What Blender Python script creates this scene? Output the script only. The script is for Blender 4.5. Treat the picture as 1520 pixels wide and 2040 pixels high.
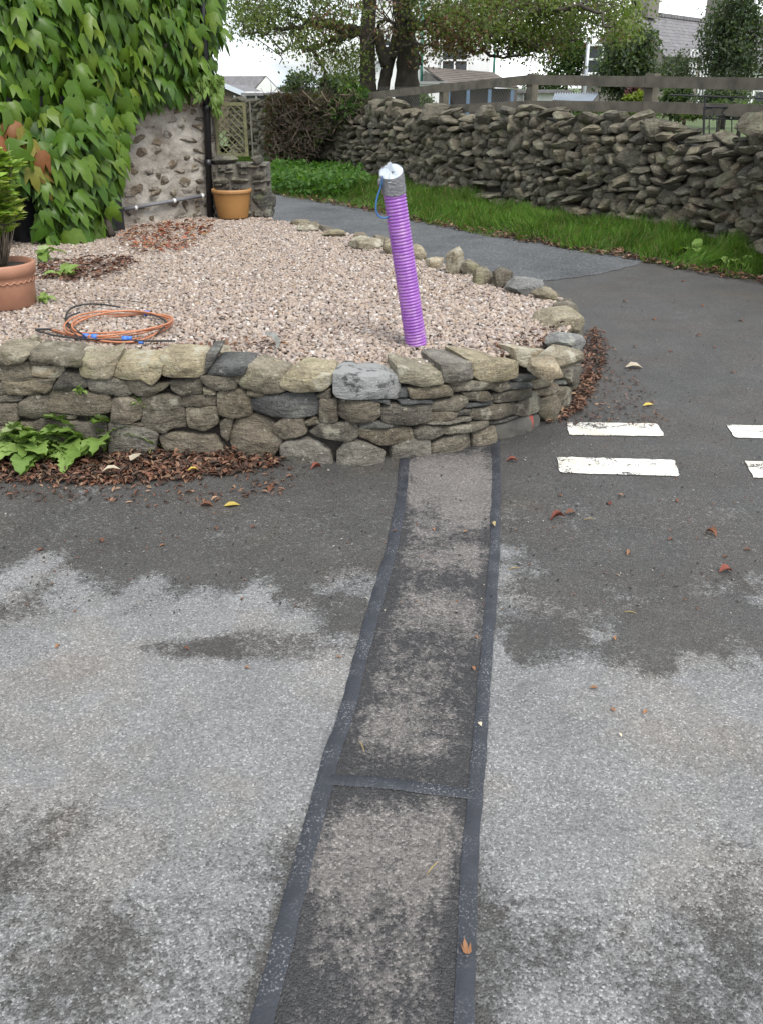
import bpy, math, random
import numpy as np
from mathutils import Vector, Matrix, Euler, noise as mn

for o in list(bpy.data.objects): bpy.data.objects.remove(o)
S = bpy.context.scene
COL = S.collection
random.seed(11); rng = np.random.default_rng(11)
R = math.radians

# ------------------------------------------------------------------ camera
FPX, HOR, EYE = 1710.0, 170.0, 1.6          # focal length and horizon row in photo pixels, eye height in metres
TH = math.atan((1020 - HOR) / FPX)
cam_d = bpy.data.cameras.new('camera'); cam = bpy.data.objects.new('camera', cam_d); COL.objects.link(cam)
cam.location = (0, 0, EYE); cam.rotation_euler = (R(90) - TH, 0, 0)
cam_d.sensor_fit = 'VERTICAL'; cam_d.sensor_height = 24.0; cam_d.lens = 24.0 * FPX / 2040
cam_d.clip_start = 0.05; cam_d.clip_end = 2000
S.camera = cam

# ------------------------------------------------------------------ sky, sun, exposure (bright overcast)
SUN_EL, SUN_AZ = R(56), R(150)              # azimuth clockwise from +Y: behind the camera on the right
W = bpy.data.worlds.new('World'); S.world = W; W.use_nodes = True
wn = W.node_tree; wn.nodes.clear()
sky = wn.nodes.new('ShaderNodeTexSky'); sky.sky_type = 'NISHITA'; sky.sun_disc = False
sky.sun_elevation = SUN_EL; sky.sun_rotation = SUN_AZ; sky.air_density = 1.0; sky.dust_density = 2.0
tc = wn.nodes.new('ShaderNodeTexCoord')
mp = wn.nodes.new('ShaderNodeMapping'); mp.inputs['Scale'].default_value = (1.0, 1.0, 3.2); mp.inputs['Location'].default_value = (0.3, 0.1, 0.0)
cl = wn.nodes.new('ShaderNodeTexNoise'); cl.inputs['Scale'].default_value = 2.6; cl.inputs['Detail'].default_value = 7; cl.inputs['Roughness'].default_value = 0.55
cr = wn.nodes.new('ShaderNodeValToRGB'); cr.color_ramp.elements[0].position = 0.40; cr.color_ramp.elements[0].color = (0.15,) * 3 + (1,)
cr.color_ramp.elements[1].position = 0.54; cr.color_ramp.elements[1].color = (0.97,) * 3 + (1,)
mx = wn.nodes.new('ShaderNodeMix'); mx.data_type = 'RGBA'
mx.inputs[7].default_value = (9.3, 9.6, 9.9, 1)
bg = wn.nodes.new('ShaderNodeBackground'); bg.inputs['Strength'].default_value = 0.1
wo = wn.nodes.new('ShaderNodeOutputWorld')
c2 = wn.nodes.new('ShaderNodeTexNoise'); c2.inputs['Scale'].default_value = 3.4; c2.inputs['Detail'].default_value = 6; c2.inputs['Roughness'].default_value = 0.5
ct = wn.nodes.new('ShaderNodeValToRGB'); ct.color_ramp.elements[0].position = 0.40; ct.color_ramp.elements[0].color = (3.7, 4.15, 4.6, 1); ct.color_ramp.elements[1].position = 0.58; ct.color_ramp.elements[1].color = (9.6, 9.8, 10.0, 1)
wn.links.new(mp.outputs['Vector'], c2.inputs['Vector']); wn.links.new(c2.outputs['Fac'], ct.inputs['Fac']); wn.links.new(ct.outputs['Color'], mx.inputs[7])
wn.links.new(tc.outputs['Generated'], mp.inputs['Vector']); wn.links.new(mp.outputs['Vector'], cl.inputs['Vector'])
wn.links.new(cl.outputs['Fac'], cr.inputs['Fac']); wn.links.new(cr.outputs['Color'], mx.inputs[0])
wn.links.new(sky.outputs['Color'], mx.inputs[6]); wn.links.new(mx.outputs[2], bg.inputs['Color'])
wn.links.new(bg.outputs['Background'], wo.inputs['Surface'])
sl = bpy.data.lights.new('sun', 'SUN'); sl.energy = 1.3; sl.angle = R(24); sl.color = (1.0, 0.97, 0.92)
so = bpy.data.objects.new('sun', sl); COL.objects.link(so); so.location = (3, -6, 9)
so.rotation_euler = Vector((-math.sin(SUN_AZ) * math.cos(SUN_EL), -math.cos(SUN_AZ) * math.cos(SUN_EL), -math.sin(SUN_EL))).to_track_quat('-Z', 'Y').to_euler()
S.view_settings.view_transform = 'Standard'; S.view_settings.look = 'None'
S.view_settings.exposure = 1.3; S.view_settings.gamma = 1.0; S.view_settings.use_curve_mapping = False
S.render.engine = 'CYCLES'

# ------------------------------------------------------------------ measuring: photo pixel -> place
def ray(x, y):
    a = (x - 760) / FPX; b = (1020 - y) / FPX
    return np.array([a, math.cos(TH) + b * math.sin(TH), -math.sin(TH) + b * math.cos(TH)])
def gp(x, y, z=0.0):
    r = ray(x, y); return np.array([0, 0, EYE]) + r * ((z - EYE) / r[2])
def wp(x, y, Y):
    r = ray(x, y); return np.array([0, 0, EYE]) + r * (Y / r[1])
def proj(P):
    P = np.asarray(P, float); d = P - np.array([0, 0, EYE])
    dep = d[..., 1] * math.cos(TH) - d[..., 2] * math.sin(TH); u = d[..., 1] * math.sin(TH) + d[..., 2] * math.cos(TH)
    return 760 + FPX * d[..., 0] / dep, 1020 - FPX * u / dep

# ------------------------------------------------------------------ material helpers
def nd(nt, t, ins=None, **props):
    n = nt.nodes.new(t)
    for k, v in props.items(): setattr(n, k, v)
    for k, v in (ins or {}).items():
        s = n.inputs[k]
        if isinstance(v, bpy.types.NodeSocket): nt.links.new(v, s)
        else:
            if s.type == 'RGBA' and len(v) == 3: v = tuple(v) + (1,)
            s.default_value = v
    return n
def mix(nt, f, a, b, blend='MIX'):
    n = nd(nt, 'ShaderNodeMix', {0: f}, data_type='RGBA', blend_type=blend)
    for i, v in ((6, a), (7, b)):
        if isinstance(v, bpy.types.NodeSocket): nt.links.new(v, n.inputs[i])
        else: n.inputs[i].default_value = tuple(v)[:3] + (1,)
    return n.outputs[2]
def ramp(nt, f, stops):
    n = nd(nt, 'ShaderNodeValToRGB', {'Fac': f}); e = n.color_ramp.elements
    while len(e) < len(stops): e.new(0.5)
    for i, (p, c) in enumerate(stops):
        e[i].position = p; c = (c,) * 3 if isinstance(c, (int, float)) else c
        e[i].color = tuple(c) + (1,)
    return n.outputs['Color']
def math_(nt, op, a, b=0.0, c=0.0): return nd(nt, 'ShaderNodeMath', {0: a, 1: b, 2: c}, operation=op).outputs[0]
def new_mat(name):
    m = bpy.data.materials.new(name); m.use_nodes = True; nt = m.node_tree; nt.nodes.clear()
    out = nt.nodes.new('ShaderNodeOutputMaterial'); p = nt.nodes.new('ShaderNodeBsdfPrincipled')
    nt.links.new(p.outputs['BSDF'], out.inputs['Surface'])
    return m, nt, p, out
def pos(nt): return nd(nt, 'ShaderNodeNewGeometry').outputs['Position']
def noise(nt, scale, detail=4, rough=0.55, vec=None, dist=0.0):
    return nd(nt, 'ShaderNodeTexNoise', {'Vector': vec if vec is not None else pos(nt), 'Scale': scale, 'Detail': detail, 'Roughness': rough, 'Distortion': dist}).outputs['Fac']
def scaled(nt, sx, sy, sz, vec=None):
    return nd(nt, 'ShaderNodeMapping', {'Vector': vec if vec is not None else pos(nt), 'Scale': (sx, sy, sz)}).outputs['Vector']
def bump(nt, p, h, dist=0.01, strength=0.6):
    nt.links.new(nd(nt, 'ShaderNodeBump', {'Height': h, 'Distance': dist, 'Strength': strength}).outputs['Normal'], p.inputs['Normal'])
def rnd(nt): return nd(nt, 'ShaderNodeObjectInfo').outputs['Random']

def simple(name, col, rough=0.7, var=0.25, scale=8, bmp=0.0, bscale=40, metal=0.0, spec=0.5, stretch=None):
    m, nt, p, _ = new_mat(name)
    v = scaled(nt, *stretch) if stretch else None
    n = noise(nt, scale, 6, 0.6, v)
    c = ramp(nt, n, [(0.3, [x * (1 - var) for x in col]), (0.7, [min(1, x * (1 + var)) for x in col])])
    nt.links.new(c, p.inputs['Base Color']); p.inputs['Roughness'].default_value = rough; p.inputs['Metallic'].default_value = metal
    p.inputs['Specular IOR Level'].default_value = spec
    if bmp: bump(nt, p, noise(nt, bscale, 5, 0.6, v), bmp, 0.7)
    return m

def stone_mat(name, cols, tint, lichen=(0.45, 0.46, 0.38), lich=0.62, lscale=9, moss=None, bdist=0.03, bscale=20, rough=0.85):
    """natural stone: grain, a tone of its own per stone, lichen crusts and moss"""
    m, nt, p, _ = new_mat(name)
    r = rnd(nt)
    c = ramp(nt, noise(nt, 5.0, 8, 0.62), [(0.28, cols[0]), (0.5, cols[1]), (0.72, cols[2])])
    c = mix(nt, 1.0, c, ramp(nt, r, tint), 'MULTIPLY')
    c = mix(nt, ramp(nt, noise(nt, 55, 5, 0.75), [(0.45, 0.0), (0.66, 0.6)]), c, [x * 0.4 for x in cols[0]])
    c = mix(nt, ramp(nt, noise(nt, 150, 3, 0.7), [(0.56, 0.0), (0.7, 0.5)]), c, [min(1, x * 1.5) for x in cols[2]])
    st = noise(nt, 9, 6, 0.7, scaled(nt, 1.0, 1.0, 5.0))
    c = mix(nt, 0.75, c, ramp(nt, st, [(0.3, 0.55), (0.5, 1.0), (0.7, 1.4)]), 'MULTIPLY')
    c = mix(nt, ramp(nt, noise(nt, 34, 3, 0.5), [(0.66, 0.0), (0.70, 0.7)]), c, lichen)
    l = nd(nt, 'ShaderNodeMath', {0: noise(nt, lscale, 7, 0.66), 1: math_(nt, 'MULTIPLY', r, 0.12)}, operation='ADD').outputs[0]
    c = mix(nt, ramp(nt, l, [(lich, 0.0), (lich + 0.08, 0.75)]), c, lichen)
    if moss: c = mix(nt, ramp(nt, noise(nt, 4.0, 6, 0.6), [(0.57, 0.0), (0.70, 0.8)]), c, moss)
    nt.links.new(c, p.inputs['Base Color']); p.inputs['Roughness'].default_value = rough; p.inputs['Specular IOR Level'].default_value = 0.3
    h = math_(nt, 'ADD', noise(nt, bscale, 8, 0.68), math_(nt, 'MULTIPLY', noise(nt, bscale * 6, 4, 0.6), 0.35))
    h = math_(nt, 'ADD', h, math_(nt, 'MULTIPLY', st, 0.8))
    bump(nt, p, h, bdist, 1.0)
    return m

def leaf_mat(name, stops, trans=0.3, rough=0.45, attr=False, tcol=None):
    m, nt, p, out = new_mat(name)
    if attr: c = nd(nt, 'ShaderNodeAttribute', attribute_name='tint').outputs['Color']
    else: c = ramp(nt, rnd(nt), stops)
    c = mix(nt, 0.35, c, ramp(nt, noise(nt, 30, 4, 0.6), [(0.3, 0.35), (0.7, 1.0)]), 'MULTIPLY')
    nt.links.new(c, p.inputs['Base Color']); p.inputs['Roughness'].default_value = rough; p.inputs['Specular IOR Level'].default_value = 0.22
    t = nd(nt, 'ShaderNodeBsdfTranslucent', {'Color': mix(nt, 1.0, c, tcol or (1.3, 1.5, 0.5), 'MULTIPLY')})
    ms = nd(nt, 'ShaderNodeMixShader', {0: trans, 1: p.outputs['BSDF'], 2: t.outputs['BSDF']})
    nt.links.new(ms.outputs[0], out.inputs['Surface'])
    return m

# ------------------------------------------------------------------ object helpers
def tag(o, label=None, cat=None, group=None, kind=None):
    if label: o['label'] = label
    if cat: o['category'] = cat
    if group: o['group'] = group
    if kind: o['kind'] = kind
    return o
def wloc(o):
    v = Vector((0, 0, 0))
    while o is not None: v = v + o.location; o = o.parent
    return v
def empty(name, loc, label, cat, group=None):
    o = bpy.data.objects.new(name, None); COL.objects.link(o); o.location = Vector(loc); o.empty_display_size = 0.1
    return tag(o, label, cat, group, 'thing')
def link(name, me, parent=None, loc=None):
    o = bpy.data.objects.new(name, me); COL.objects.link(o); o.parent = parent
    if loc is not None: o.location = Vector(loc) - (wloc(parent) if parent else Vector((0, 0, 0)))
    return o
def place(name, me, parent, loc, rot=(0, 0, 0), scale=(1, 1, 1)):
    o = link(name, me, parent, loc)
    if isinstance(rot, Matrix): o.rotation_euler = rot.to_euler()
    else: o.rotation_euler = rot
    o.scale = scale
    return o
class MB:
    def __init__(s): s.v = []; s.f = []
    def add(s, vs, fs):
        b = len(s.v); s.v += [tuple(map(float, v)) for v in vs]; s.f += [tuple(b + i for i in f) for f in fs]; return s
    def box(s, c, d, rz=0.0, m=None):
        x, y, z = [k / 2 for k in d]; cz, sz = math.cos(rz), math.sin(rz); vs = []
        for i in ((-x, -y, -z), (x, -y, -z), (x, y, -z), (-x, y, -z), (-x, -y, z), (x, -y, z), (x, y, z), (-x, y, z)):
            if m is not None: q = m @ Vector(i); vs.append((c[0] + q.x, c[1] + q.y, c[2] + q.z))
            else: vs.append((c[0] + i[0] * cz - i[1] * sz, c[1] + i[0] * sz + i[1] * cz, c[2] + i[2]))
        return s.add(vs, [(3, 2, 1, 0), (4, 5, 6, 7), (0, 1, 5, 4), (1, 2, 6, 5), (2, 3, 7, 6), (3, 0, 4, 7)])
    def bar(s, a, b, w, t, up=(0, 0, 1)):
        """a rectangular bar from a to b, w across (in plane with up), t deep"""
        a = Vector(a); b = Vector(b); d = (b - a).normalized(); n = d.cross(Vector(up)).normalized(); u = n.cross(d)
        vs = [p + n * i * t / 2 + u * j * w / 2 for p in (a, b) for i, j in ((-1, -1), (1, -1), (1, 1), (-1, 1))]
        return s.add(vs, [(3, 2, 1, 0), (4, 5, 6, 7), (0, 1, 5, 4), (1, 2, 6, 5), (2, 3, 7, 6), (3, 0, 4, 7)])
    def tube(s, path, rad, n=8, cap=True):
        P = [Vector(p) for p in path]; k = len(P); rad = [rad] * k if not hasattr(rad, '__len__') else rad
        vs = []; ref = None
        for i in range(k):
            t = (P[min(i + 1, k - 1)] - P[max(i - 1, 0)]).normalized()
            if ref is None: ref = t.orthogonal().normalized()
            ref = (ref - t * ref.dot(t)).normalized(); w = t.cross(ref)
            for j in range(n):
                a = 2 * math.pi * j / n; vs.append(P[i] + (ref * math.cos(a) + w * math.sin(a)) * rad[i])
        fs = [(i * n + j, i * n + (j + 1) % n, (i + 1) * n + (j + 1) % n, (i + 1) * n + j) for i in range(k - 1) for j in range(n)]
        if cap: fs += [tuple(reversed(range(n))), tuple(range((k - 1) * n, k * n))]
        return s.add(vs, fs)
    def lathe(s, prof, n=32, org=(0, 0, 0), m=None):
        vs = []
        for r, z in prof:
            for j in range(n):
                a = 2 * math.pi * j / n; q = Vector((r * math.cos(a), r * math.sin(a), z)); q = m @ q if m is not None else q
                vs.append((org[0] + q.x, org[1] + q.y, org[2] + q.z))
        k = len(prof)
        return s.add(vs, [(i * n + j, i * n + (j + 1) % n, (i + 1) * n + (j + 1) % n, (i + 1) * n + j) for i in range(k - 1) for j in range(n)])
    def build(s, name, m, parent=None, smooth=False, org=None, kind=None):
        me = bpy.data.meshes.new(name)
        o = Vector(org) if org is not None else (wloc(parent) if parent else Vector((0, 0, 0)))
        me.from_pydata([(x - o.x, y - o.y, z - o.z) for x, y, z in s.v], [], s.f)
        if smooth: me.polygons.foreach_set('use_smooth', [True] * len(me.polygons))
        me.materials.append(m); me.update()
        ob = link(name, me, parent, o)
        if kind: ob['kind'] = kind
        return ob
def mesh_np(name, V, F, m, tint=None, smooth=False):
    """fast mesh from arrays; F is (n,k) with k = 3 or 4, tint (nverts,3)"""
    V = np.asarray(V, np.float32); F = np.asarray(F, np.int32); k = F.shape[1]
    me = bpy.data.meshes.new(name); me.vertices.add(len(V)); me.vertices.foreach_set('co', V.ravel())
    me.loops.add(F.size); me.loops.foreach_set('vertex_index', F.ravel())
    me.polygons.add(len(F)); me.polygons.foreach_set('loop_start', np.arange(0, F.size, k, dtype=np.int32))
    if smooth: me.polygons.foreach_set('use_smooth', np.ones(len(F), bool))
    if tint is not None:
        a = me.attributes.new('tint', 'FLOAT_COLOR', 'POINT'); c = np.ones((len(V), 4), np.float32); c[:, :3] = tint; a.data.foreach_set('color', c.ravel())
    me.materials.append(m); me.update(calc_edges=True); me.validate()
    return me
def frames(tip, nrm):
    """rotation matrices (N,3,3) with columns side, tip, normal"""
    t = tip / np.linalg.norm(tip, axis=1, keepdims=True)
    n = nrm - t * (nrm * t).sum(1, keepdims=True); n /= np.linalg.norm(n, axis=1, keepdims=True) + 1e-9
    return np.stack([np.cross(t, n), t, n], axis=2)
def scatter(name, tv, tf, P, Rm, sc, tint, m, parent=None, smooth=False, kind='stuff'):
    tv = np.asarray(tv, float); tf = np.asarray(tf, int); N = len(P); sc = np.asarray(sc, float)
    if sc.ndim == 1: sc = sc[:, None].repeat(3, 1)
    L = tv[None] * sc[:, None, :]; V = np.einsum('nij,nkj->nki', Rm, L) + np.asarray(P)[:, None, :]
    F = tf[None] + (np.arange(N) * len(tv))[:, None, None]
    org = np.array(wloc(parent)) if parent else np.zeros(3)
    tt = np.repeat(np.asarray(tint), len(tv), 0)
    ob = link(name, mesh_np(name, V.reshape(-1, 3) - org, F.reshape(-1, tf.shape[1]), m, tt, smooth), parent, org if parent else None)
    if kind: ob['kind'] = kind
    return ob
def rand_dirs(n):
    d = rng.normal(size=(n, 3)); return d / np.linalg.norm(d, axis=1, keepdims=True)
def in_poly(poly, n):
    """n random points inside a polygon"""
    poly = np.asarray(poly, float); lo, hi = poly.min(0), poly.max(0); out = []
    while len(out) < n:
        q = lo + rng.random((n * 3, 2)) * (hi - lo); c = np.zeros(len(q), bool); j = len(poly) - 1
        for i in range(len(poly)):
            xi, yi = poly[i]; xj, yj = poly[j]
            with np.errstate(divide='ignore', invalid='ignore'):
                c ^= ((yi > q[:, 1]) != (yj > q[:, 1])) & (q[:, 0] < (xj - xi) * (q[:, 1] - yi) / (yj - yi) + xi)
            j = i
        out += list(q[c])
    return np.array(out[:n])
def smoothpath(P, n, closed=False):
    """Catmull-Rom through the points, n samples"""
    P = np.asarray(P, float)
    Q = np.vstack([P[-1:], P, P[:2]]) if closed else np.vstack([2 * P[0] - P[1], P, 2 * P[-1] - P[-2]])
    m = len(P) if closed else len(P) - 1; out = []
    for u in np.linspace(0, m, n, endpoint=not closed):
        i = min(int(u), m - 1); t = u - i; a, b, c, d = Q[i], Q[i + 1], Q[i + 2], Q[i + 3]
        out.append(0.5 * ((2 * b) + (c - a) * t + (2 * a - 5 * b + 4 * c - d) * t * t + (3 * b - a - 3 * c + d) * t ** 3))
    return np.array(out)
def resample(P, n, closed=False):
    P = np.asarray(P, float)
    if closed: P = np.vstack([P, P[:1]])
    L = np.r_[0, np.cumsum(np.linalg.norm(np.diff(P, axis=0), axis=1))]
    u = np.linspace(0, L[-1], n, endpoint=not closed)
    return np.stack([np.interp(u, L, P[:, k]) for k in range(P.shape[1])], 1)
def vnoise(x, y, seed=0):
    def h(i, j):
        n = (i * 374761393 + j * 668265263 + seed * 974634777) & 0xffffffff; n = ((n ^ (n >> 13)) * 1274126177) & 0xffffffff
        return ((n ^ (n >> 16)) & 0xffff) / 65535.0
    xi = np.floor(x).astype(np.int64); yi = np.floor(y).astype(np.int64); u = x - xi; v = y - yi; u = u * u * (3 - 2 * u); v = v * v * (3 - 2 * v)
    return (h(xi, yi) * (1 - u) + h(xi + 1, yi) * u) * (1 - v) + (h(xi, yi + 1) * (1 - u) + h(xi + 1, yi + 1) * u) * v
def fbm(x, y, o=5, seed=0):
    s = 0; a = 0.5; t = 0
    for k in range(o): s = s + a * vnoise(x * 2 ** k, y * 2 ** k, seed + k * 17); t += a; a *= 0.55
    return s / t
def sstep(a, b, x):
    t = np.clip((x - a) / (b - a), 0, 1); return t * t * (3 - 2 * t)
# ================================================================== SETTING
def tarmac(name, dry, damp, chip=205, contrast=0.42, attr=True, dryv=0.5, warm=None):
    m, nt, p, _ = new_mat(name)
    if attr: d = nd(nt, 'ShaderNodeAttribute', attribute_name='dry').outputs['Fac']
    else: d = math_(nt, 'ADD', math_(nt, 'MULTIPLY', math_(nt, 'SUBTRACT', noise(nt, 0.9, 6, 0.6), 0.5), 1.6), dryv)
    vo = nd(nt, 'ShaderNodeTexVoronoi', {'Vector': pos(nt), 'Scale': chip})
    chipv = nd(nt, 'ShaderNodeSeparateColor', {0: vo.outputs['Color']}).outputs[0]
    d2 = math_(nt, 'ADD', d, math_(nt, 'MULTIPLY', math_(nt, 'SUBTRACT', noise(nt, 34, 4, 0.7), 0.5), 1.35))
    d2 = math_(nt, 'ADD', d2, math_(nt, 'MULTIPLY', math_(nt, 'SUBTRACT', chipv, 0.5), 0.22))
    f = ramp(nt, d2, [(0.26, 0.0), (0.74, 1.0)])
    c = mix(nt, f, damp, dry)
    c = mix(nt, 1.0, c, ramp(nt, chipv, [(0.0, 1 - contrast), (0.5, 0.92), (0.88, 1.12), (1.0, 1 + contrast * 1.8)]), 'MULTIPLY')
    c = mix(nt, 0.7, c, ramp(nt, noise(nt, 3.2, 6, 0.65), [(0.3, 0.72), (0.7, 1.22)]), 'MULTIPLY')
    c = mix(nt, ramp(nt, noise(nt, 420, 2, 0.5), [(0.66, 0.0), (0.74, 0.55)]), c, [x * 1.6 for x in dry])
    if warm: c = mix(nt, ramp(nt, noise(nt, 1.7, 5, 0.6), [(0.48, 0.0), (0.66, 0.55)]), c, mix(nt, 1.0, c, warm, 'MULTIPLY'))
    nt.links.new(c, p.inputs['Base Color'])
    nt.links.new(ramp(nt, f, [(0.0, 0.62), (1.0, 0.92)]), p.inputs['Roughness']); p.inputs['Specular IOR Level'].default_value = 0.35
    h = math_(nt, 'ADD', math_(nt, 'MULTIPLY', vo.outputs['Distance'], -1.0), math_(nt, 'MULTIPLY', noise(nt, 260, 3, 0.6), 0.5))
    bump(nt, p, h, 0.004, 0.8)
    return m
M_road = tarmac('road_tarmac', (0.198, 0.199, 0.196), (0.069, 0.066, 0.061), warm=(1.15, 1.0, 0.86))
M_patch = tarmac('patch_tarmac', (0.155, 0.142, 0.131), (0.037, 0.036, 0.036), chip=190, contrast=0.42)
M_lane = tarmac('lane_tarmac', (0.102, 0.105, 0.106), (0.06, 0.062, 0.063), chip=90, attr=False, dryv=0.62)

def dry_road(x, y, X, Y):
    n = fbm(X * 2.2, Y * 2.6, 6, 3) - 0.5; n2 = fbm(X * 7, Y * 5, 5, 9) - 0.5
    bl = np.interp(x, [-900, 0, 250, 500, 620, 720, 790], [1130, 1165, 1185, 1170, 1180, 1225, 1260])
    br = np.interp(x, [950, 1050, 1150, 1300, 1400, 1520, 2100], [1215, 1215, 1245, 1275, 1285, 1245, 1200])
    b = np.where(x < 850, bl, br)
    D = 0.08 + 0.92 * sstep(-120, 110, y - b + n * 290 + n2 * 300)
    def blob(cx, cy, rx, ry, a):
        return a * sstep(1.25, 0.55, np.sqrt(((x - cx) / rx) ** 2 + ((y - cy) / ry) ** 2) + n * 1.1 + n2 * 0.8)
    D = D - blob(370, 1292, 120, 30, .75) - blob(530, 1285, 170, 45, .6) - blob(640, 1215, 110, 40, .4)
    D = D - blob(1085, 1290, 75, 45, .5) - blob(1265, 1310, 110, 48, .55) - blob(1440, 1245, 120, 50, .4)
    D = D - blob(60, 1290, 90, 20, .25) - blob(40, 1215, 90, 22, .3)
    D = D - 0.10 * sstep(1480, 1900, y); lo = np.where(x < 800, sstep(1540, 1780, y + n * 380), sstep(1620, 1830, y + n * 380))
    D = D - lo * (0.40 + n * 1.1 + n2 * 1.3).clip(0, .75)
    ln = np.interp(y, [1300, 1600, 2040], [725, 640, 525]); rn = np.interp(y, [1300, 1600, 2040], [975, 948, 925])
    D = D - sstep(1620, 1760, y) * (sstep(90, 10, np.abs(x - ln)) + sstep(110, 10, np.abs(x - rn))) * 0.38
    D = D - sstep(1150, 1300, y) * sstep(1300, 1200, y) * 0
    D = D + 0.09 * sstep(950, 1010, y + n * 80) * sstep(1150, 1050, y) + 0.1 * sstep(0.05, .2, n2)
    return D.clip(-0.1, 1.15)
def dry_patch(x, y, X, Y):
    n = fbm(X * 5, Y * 4, 5, 21) - 0.5; n2 = fbm(X * 14, Y * 10, 5, 29) - 0.5
    base = np.interp(y, [880, 905, 925, 960, 1010, 1050, 1075, 1100, 1130, 1160, 1200, 1260, 1330, 1420, 1480, 1530, 1580, 1592, 1640, 1720, 1790, 1860, 1950, 2060],
                     [.2, .55, 1.1, 1.15, .95, .55, .12, .55, .55, .08, .42, .62, .52, .55, .42, .12, .0, .3, .85, .8, .62, .3, .3, .22])
    ln = np.interp(y, [880, 1060, 1300, 1600, 2040], [800, 788, 725, 640, 525]); rn = np.interp(y, [880, 1050, 1300, 1600, 2040], [990, 985, 975, 948, 925])
    e = np.minimum((x - ln), (rn - x)) / (rn - ln)
    D = .12 + .8 * base + n * 0.75 + n2 * 0.6 - 0.35 * sstep(.2, .07, e)
    return D.clip(-.1, 1.2)
def grid_sheet(name, xs, ys, z, m, fn=None, keep=None):
    X, Y = np.meshgrid(xs, ys); nx, ny = len(xs), len(ys)
    V = np.stack([X.ravel(), Y.ravel(), np.full(X.size, z)], 1)
    i = np.arange(nx * ny).reshape(ny, nx)
    F = np.stack([i[:-1, :-1].ravel(), i[:-1, 1:].ravel(), i[1:, 1:].ravel(), i[1:, :-1].ravel()], 1)
    me = mesh_np(name, V, F, m)
    if fn is not None:
        px, py = proj(V); py = np.where(V[:, 1] < 0.9, 2300, py); px = np.where(V[:, 1] < 0.9, 760 + V[:, 0] * 900, px)
        D = fn(px, py, V[:, 0], V[:, 1])
        a = me.attributes.new('dry', 'FLOAT', 'POINT'); a.data.foreach_set('value', D.astype(np.float32))
    return link(name, me)
M_field = simple('field_soil_grass', (0.07, 0.10, 0.03), 0.95, 0.5, 1.5, 0.03, 12)
grid_sheet('ground', np.linspace(-400, 400, 9), np.linspace(-400, 600, 9), -0.06, M_field)['kind'] = 'structure'
xs = np.r_[np.linspace(-14, -2.8, 14), np.arange(-2.7, 3.2, 0.024), np.linspace(3.3, 14, 14)]
ys = np.r_[np.linspace(-14, 0.8, 14), np.arange(0.9, 5.6, 0.024), np.linspace(5.7, 14, 16)]
road = grid_sheet('road', xs, ys, 0.0, M_road, dry_road); tag(road, kind='structure')

# lane: older, paler tarmac running off to the left behind the house; joins the dark junction along a ragged line
edge_px = [(380, 362), (470, 374), (545, 387), (640, 402), (760, 425), (900, 455), (1000, 474), (1150, 498), (1280, 518)]
EDGE = smoothpath([gp(*q)[:2] for q in edge_px], 60)
join = smoothpath([gp(*q)[:2] for q in [(1280, 518), (1262, 528), (1193, 546), (1080, 561), (950, 572), (800, 580)]], 30)
join[1:-1] += rng.normal(0, 0.02, join[1:-1].shape)
near = np.array([[-0.7, 6.6], [-1.6, 8.6], [-2.4, 10.3], [-9, 14.0], [-9.5, 24]])
lp = np.vstack([EDGE, join, near])
mb = MB(); mb.add([(x, y, 0.004) for x, y in lp], [tuple(range(len(lp)))])
lane = tag(mb.build('lane', M_lane), kind='structure')

# trench reinstatement: strip of newer tarmac between bitumen seals
L_px = [(268, 3000), (400, 2500), (505, 2110), (523, 2040), (560, 1900), (600, 1740), (640, 1590), (660, 1510), (692, 1420), (722, 1300), (750, 1200), (776, 1110), (790, 1050), (800, 990), (806, 915)]
R_px = [(908, 3000), (916, 2500), (921, 2110), (923, 2040), (930, 1850), (936, 1700), (946, 1590), (957, 1450), (969, 1300), (980, 1160), (986, 1080), (985, 1040), (988, 980), (987, 876)]
Lw = np.array([gp(*q)[:2] for q in L_px]); Rw = np.array([gp(*q)[:2] for q in R_px])
rows = 300; vv = np.linspace(0, 1, rows)
La = smoothpath(Lw, 400); Ra = smoothpath(Rw, 400); La = resample(La, rows); Ra = resample(Ra, rows)
k = 40; T = np.linspace(0, 1, k)
G = La[:, None, :] * (1 - T)[None, :, None] + Ra[:, None, :] * T[None, :, None]
V = np.concatenate([G, np.full(G.shape[:2] + (1,), 0.004)], 2).reshape(-1, 3)
i = np.arange(rows * k).reshape(rows, k); F = np.stack([i[:-1, :-1].ravel(), i[:-1, 1:].ravel(), i[1:, 1:].ravel(), i[1:, :-1].ravel()], 1)
me = mesh_np('tarmac_patch', V, F, M_patch); px, py = proj(V)
me.attributes.new('dry', 'FLOAT', 'POINT').data.foreach_set('value', dry_patch(px, py, V[:, 0], V[:, 1]).astype(np.float32))
patch = tag(link('tarmac_patch', me), kind='structure')

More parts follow.
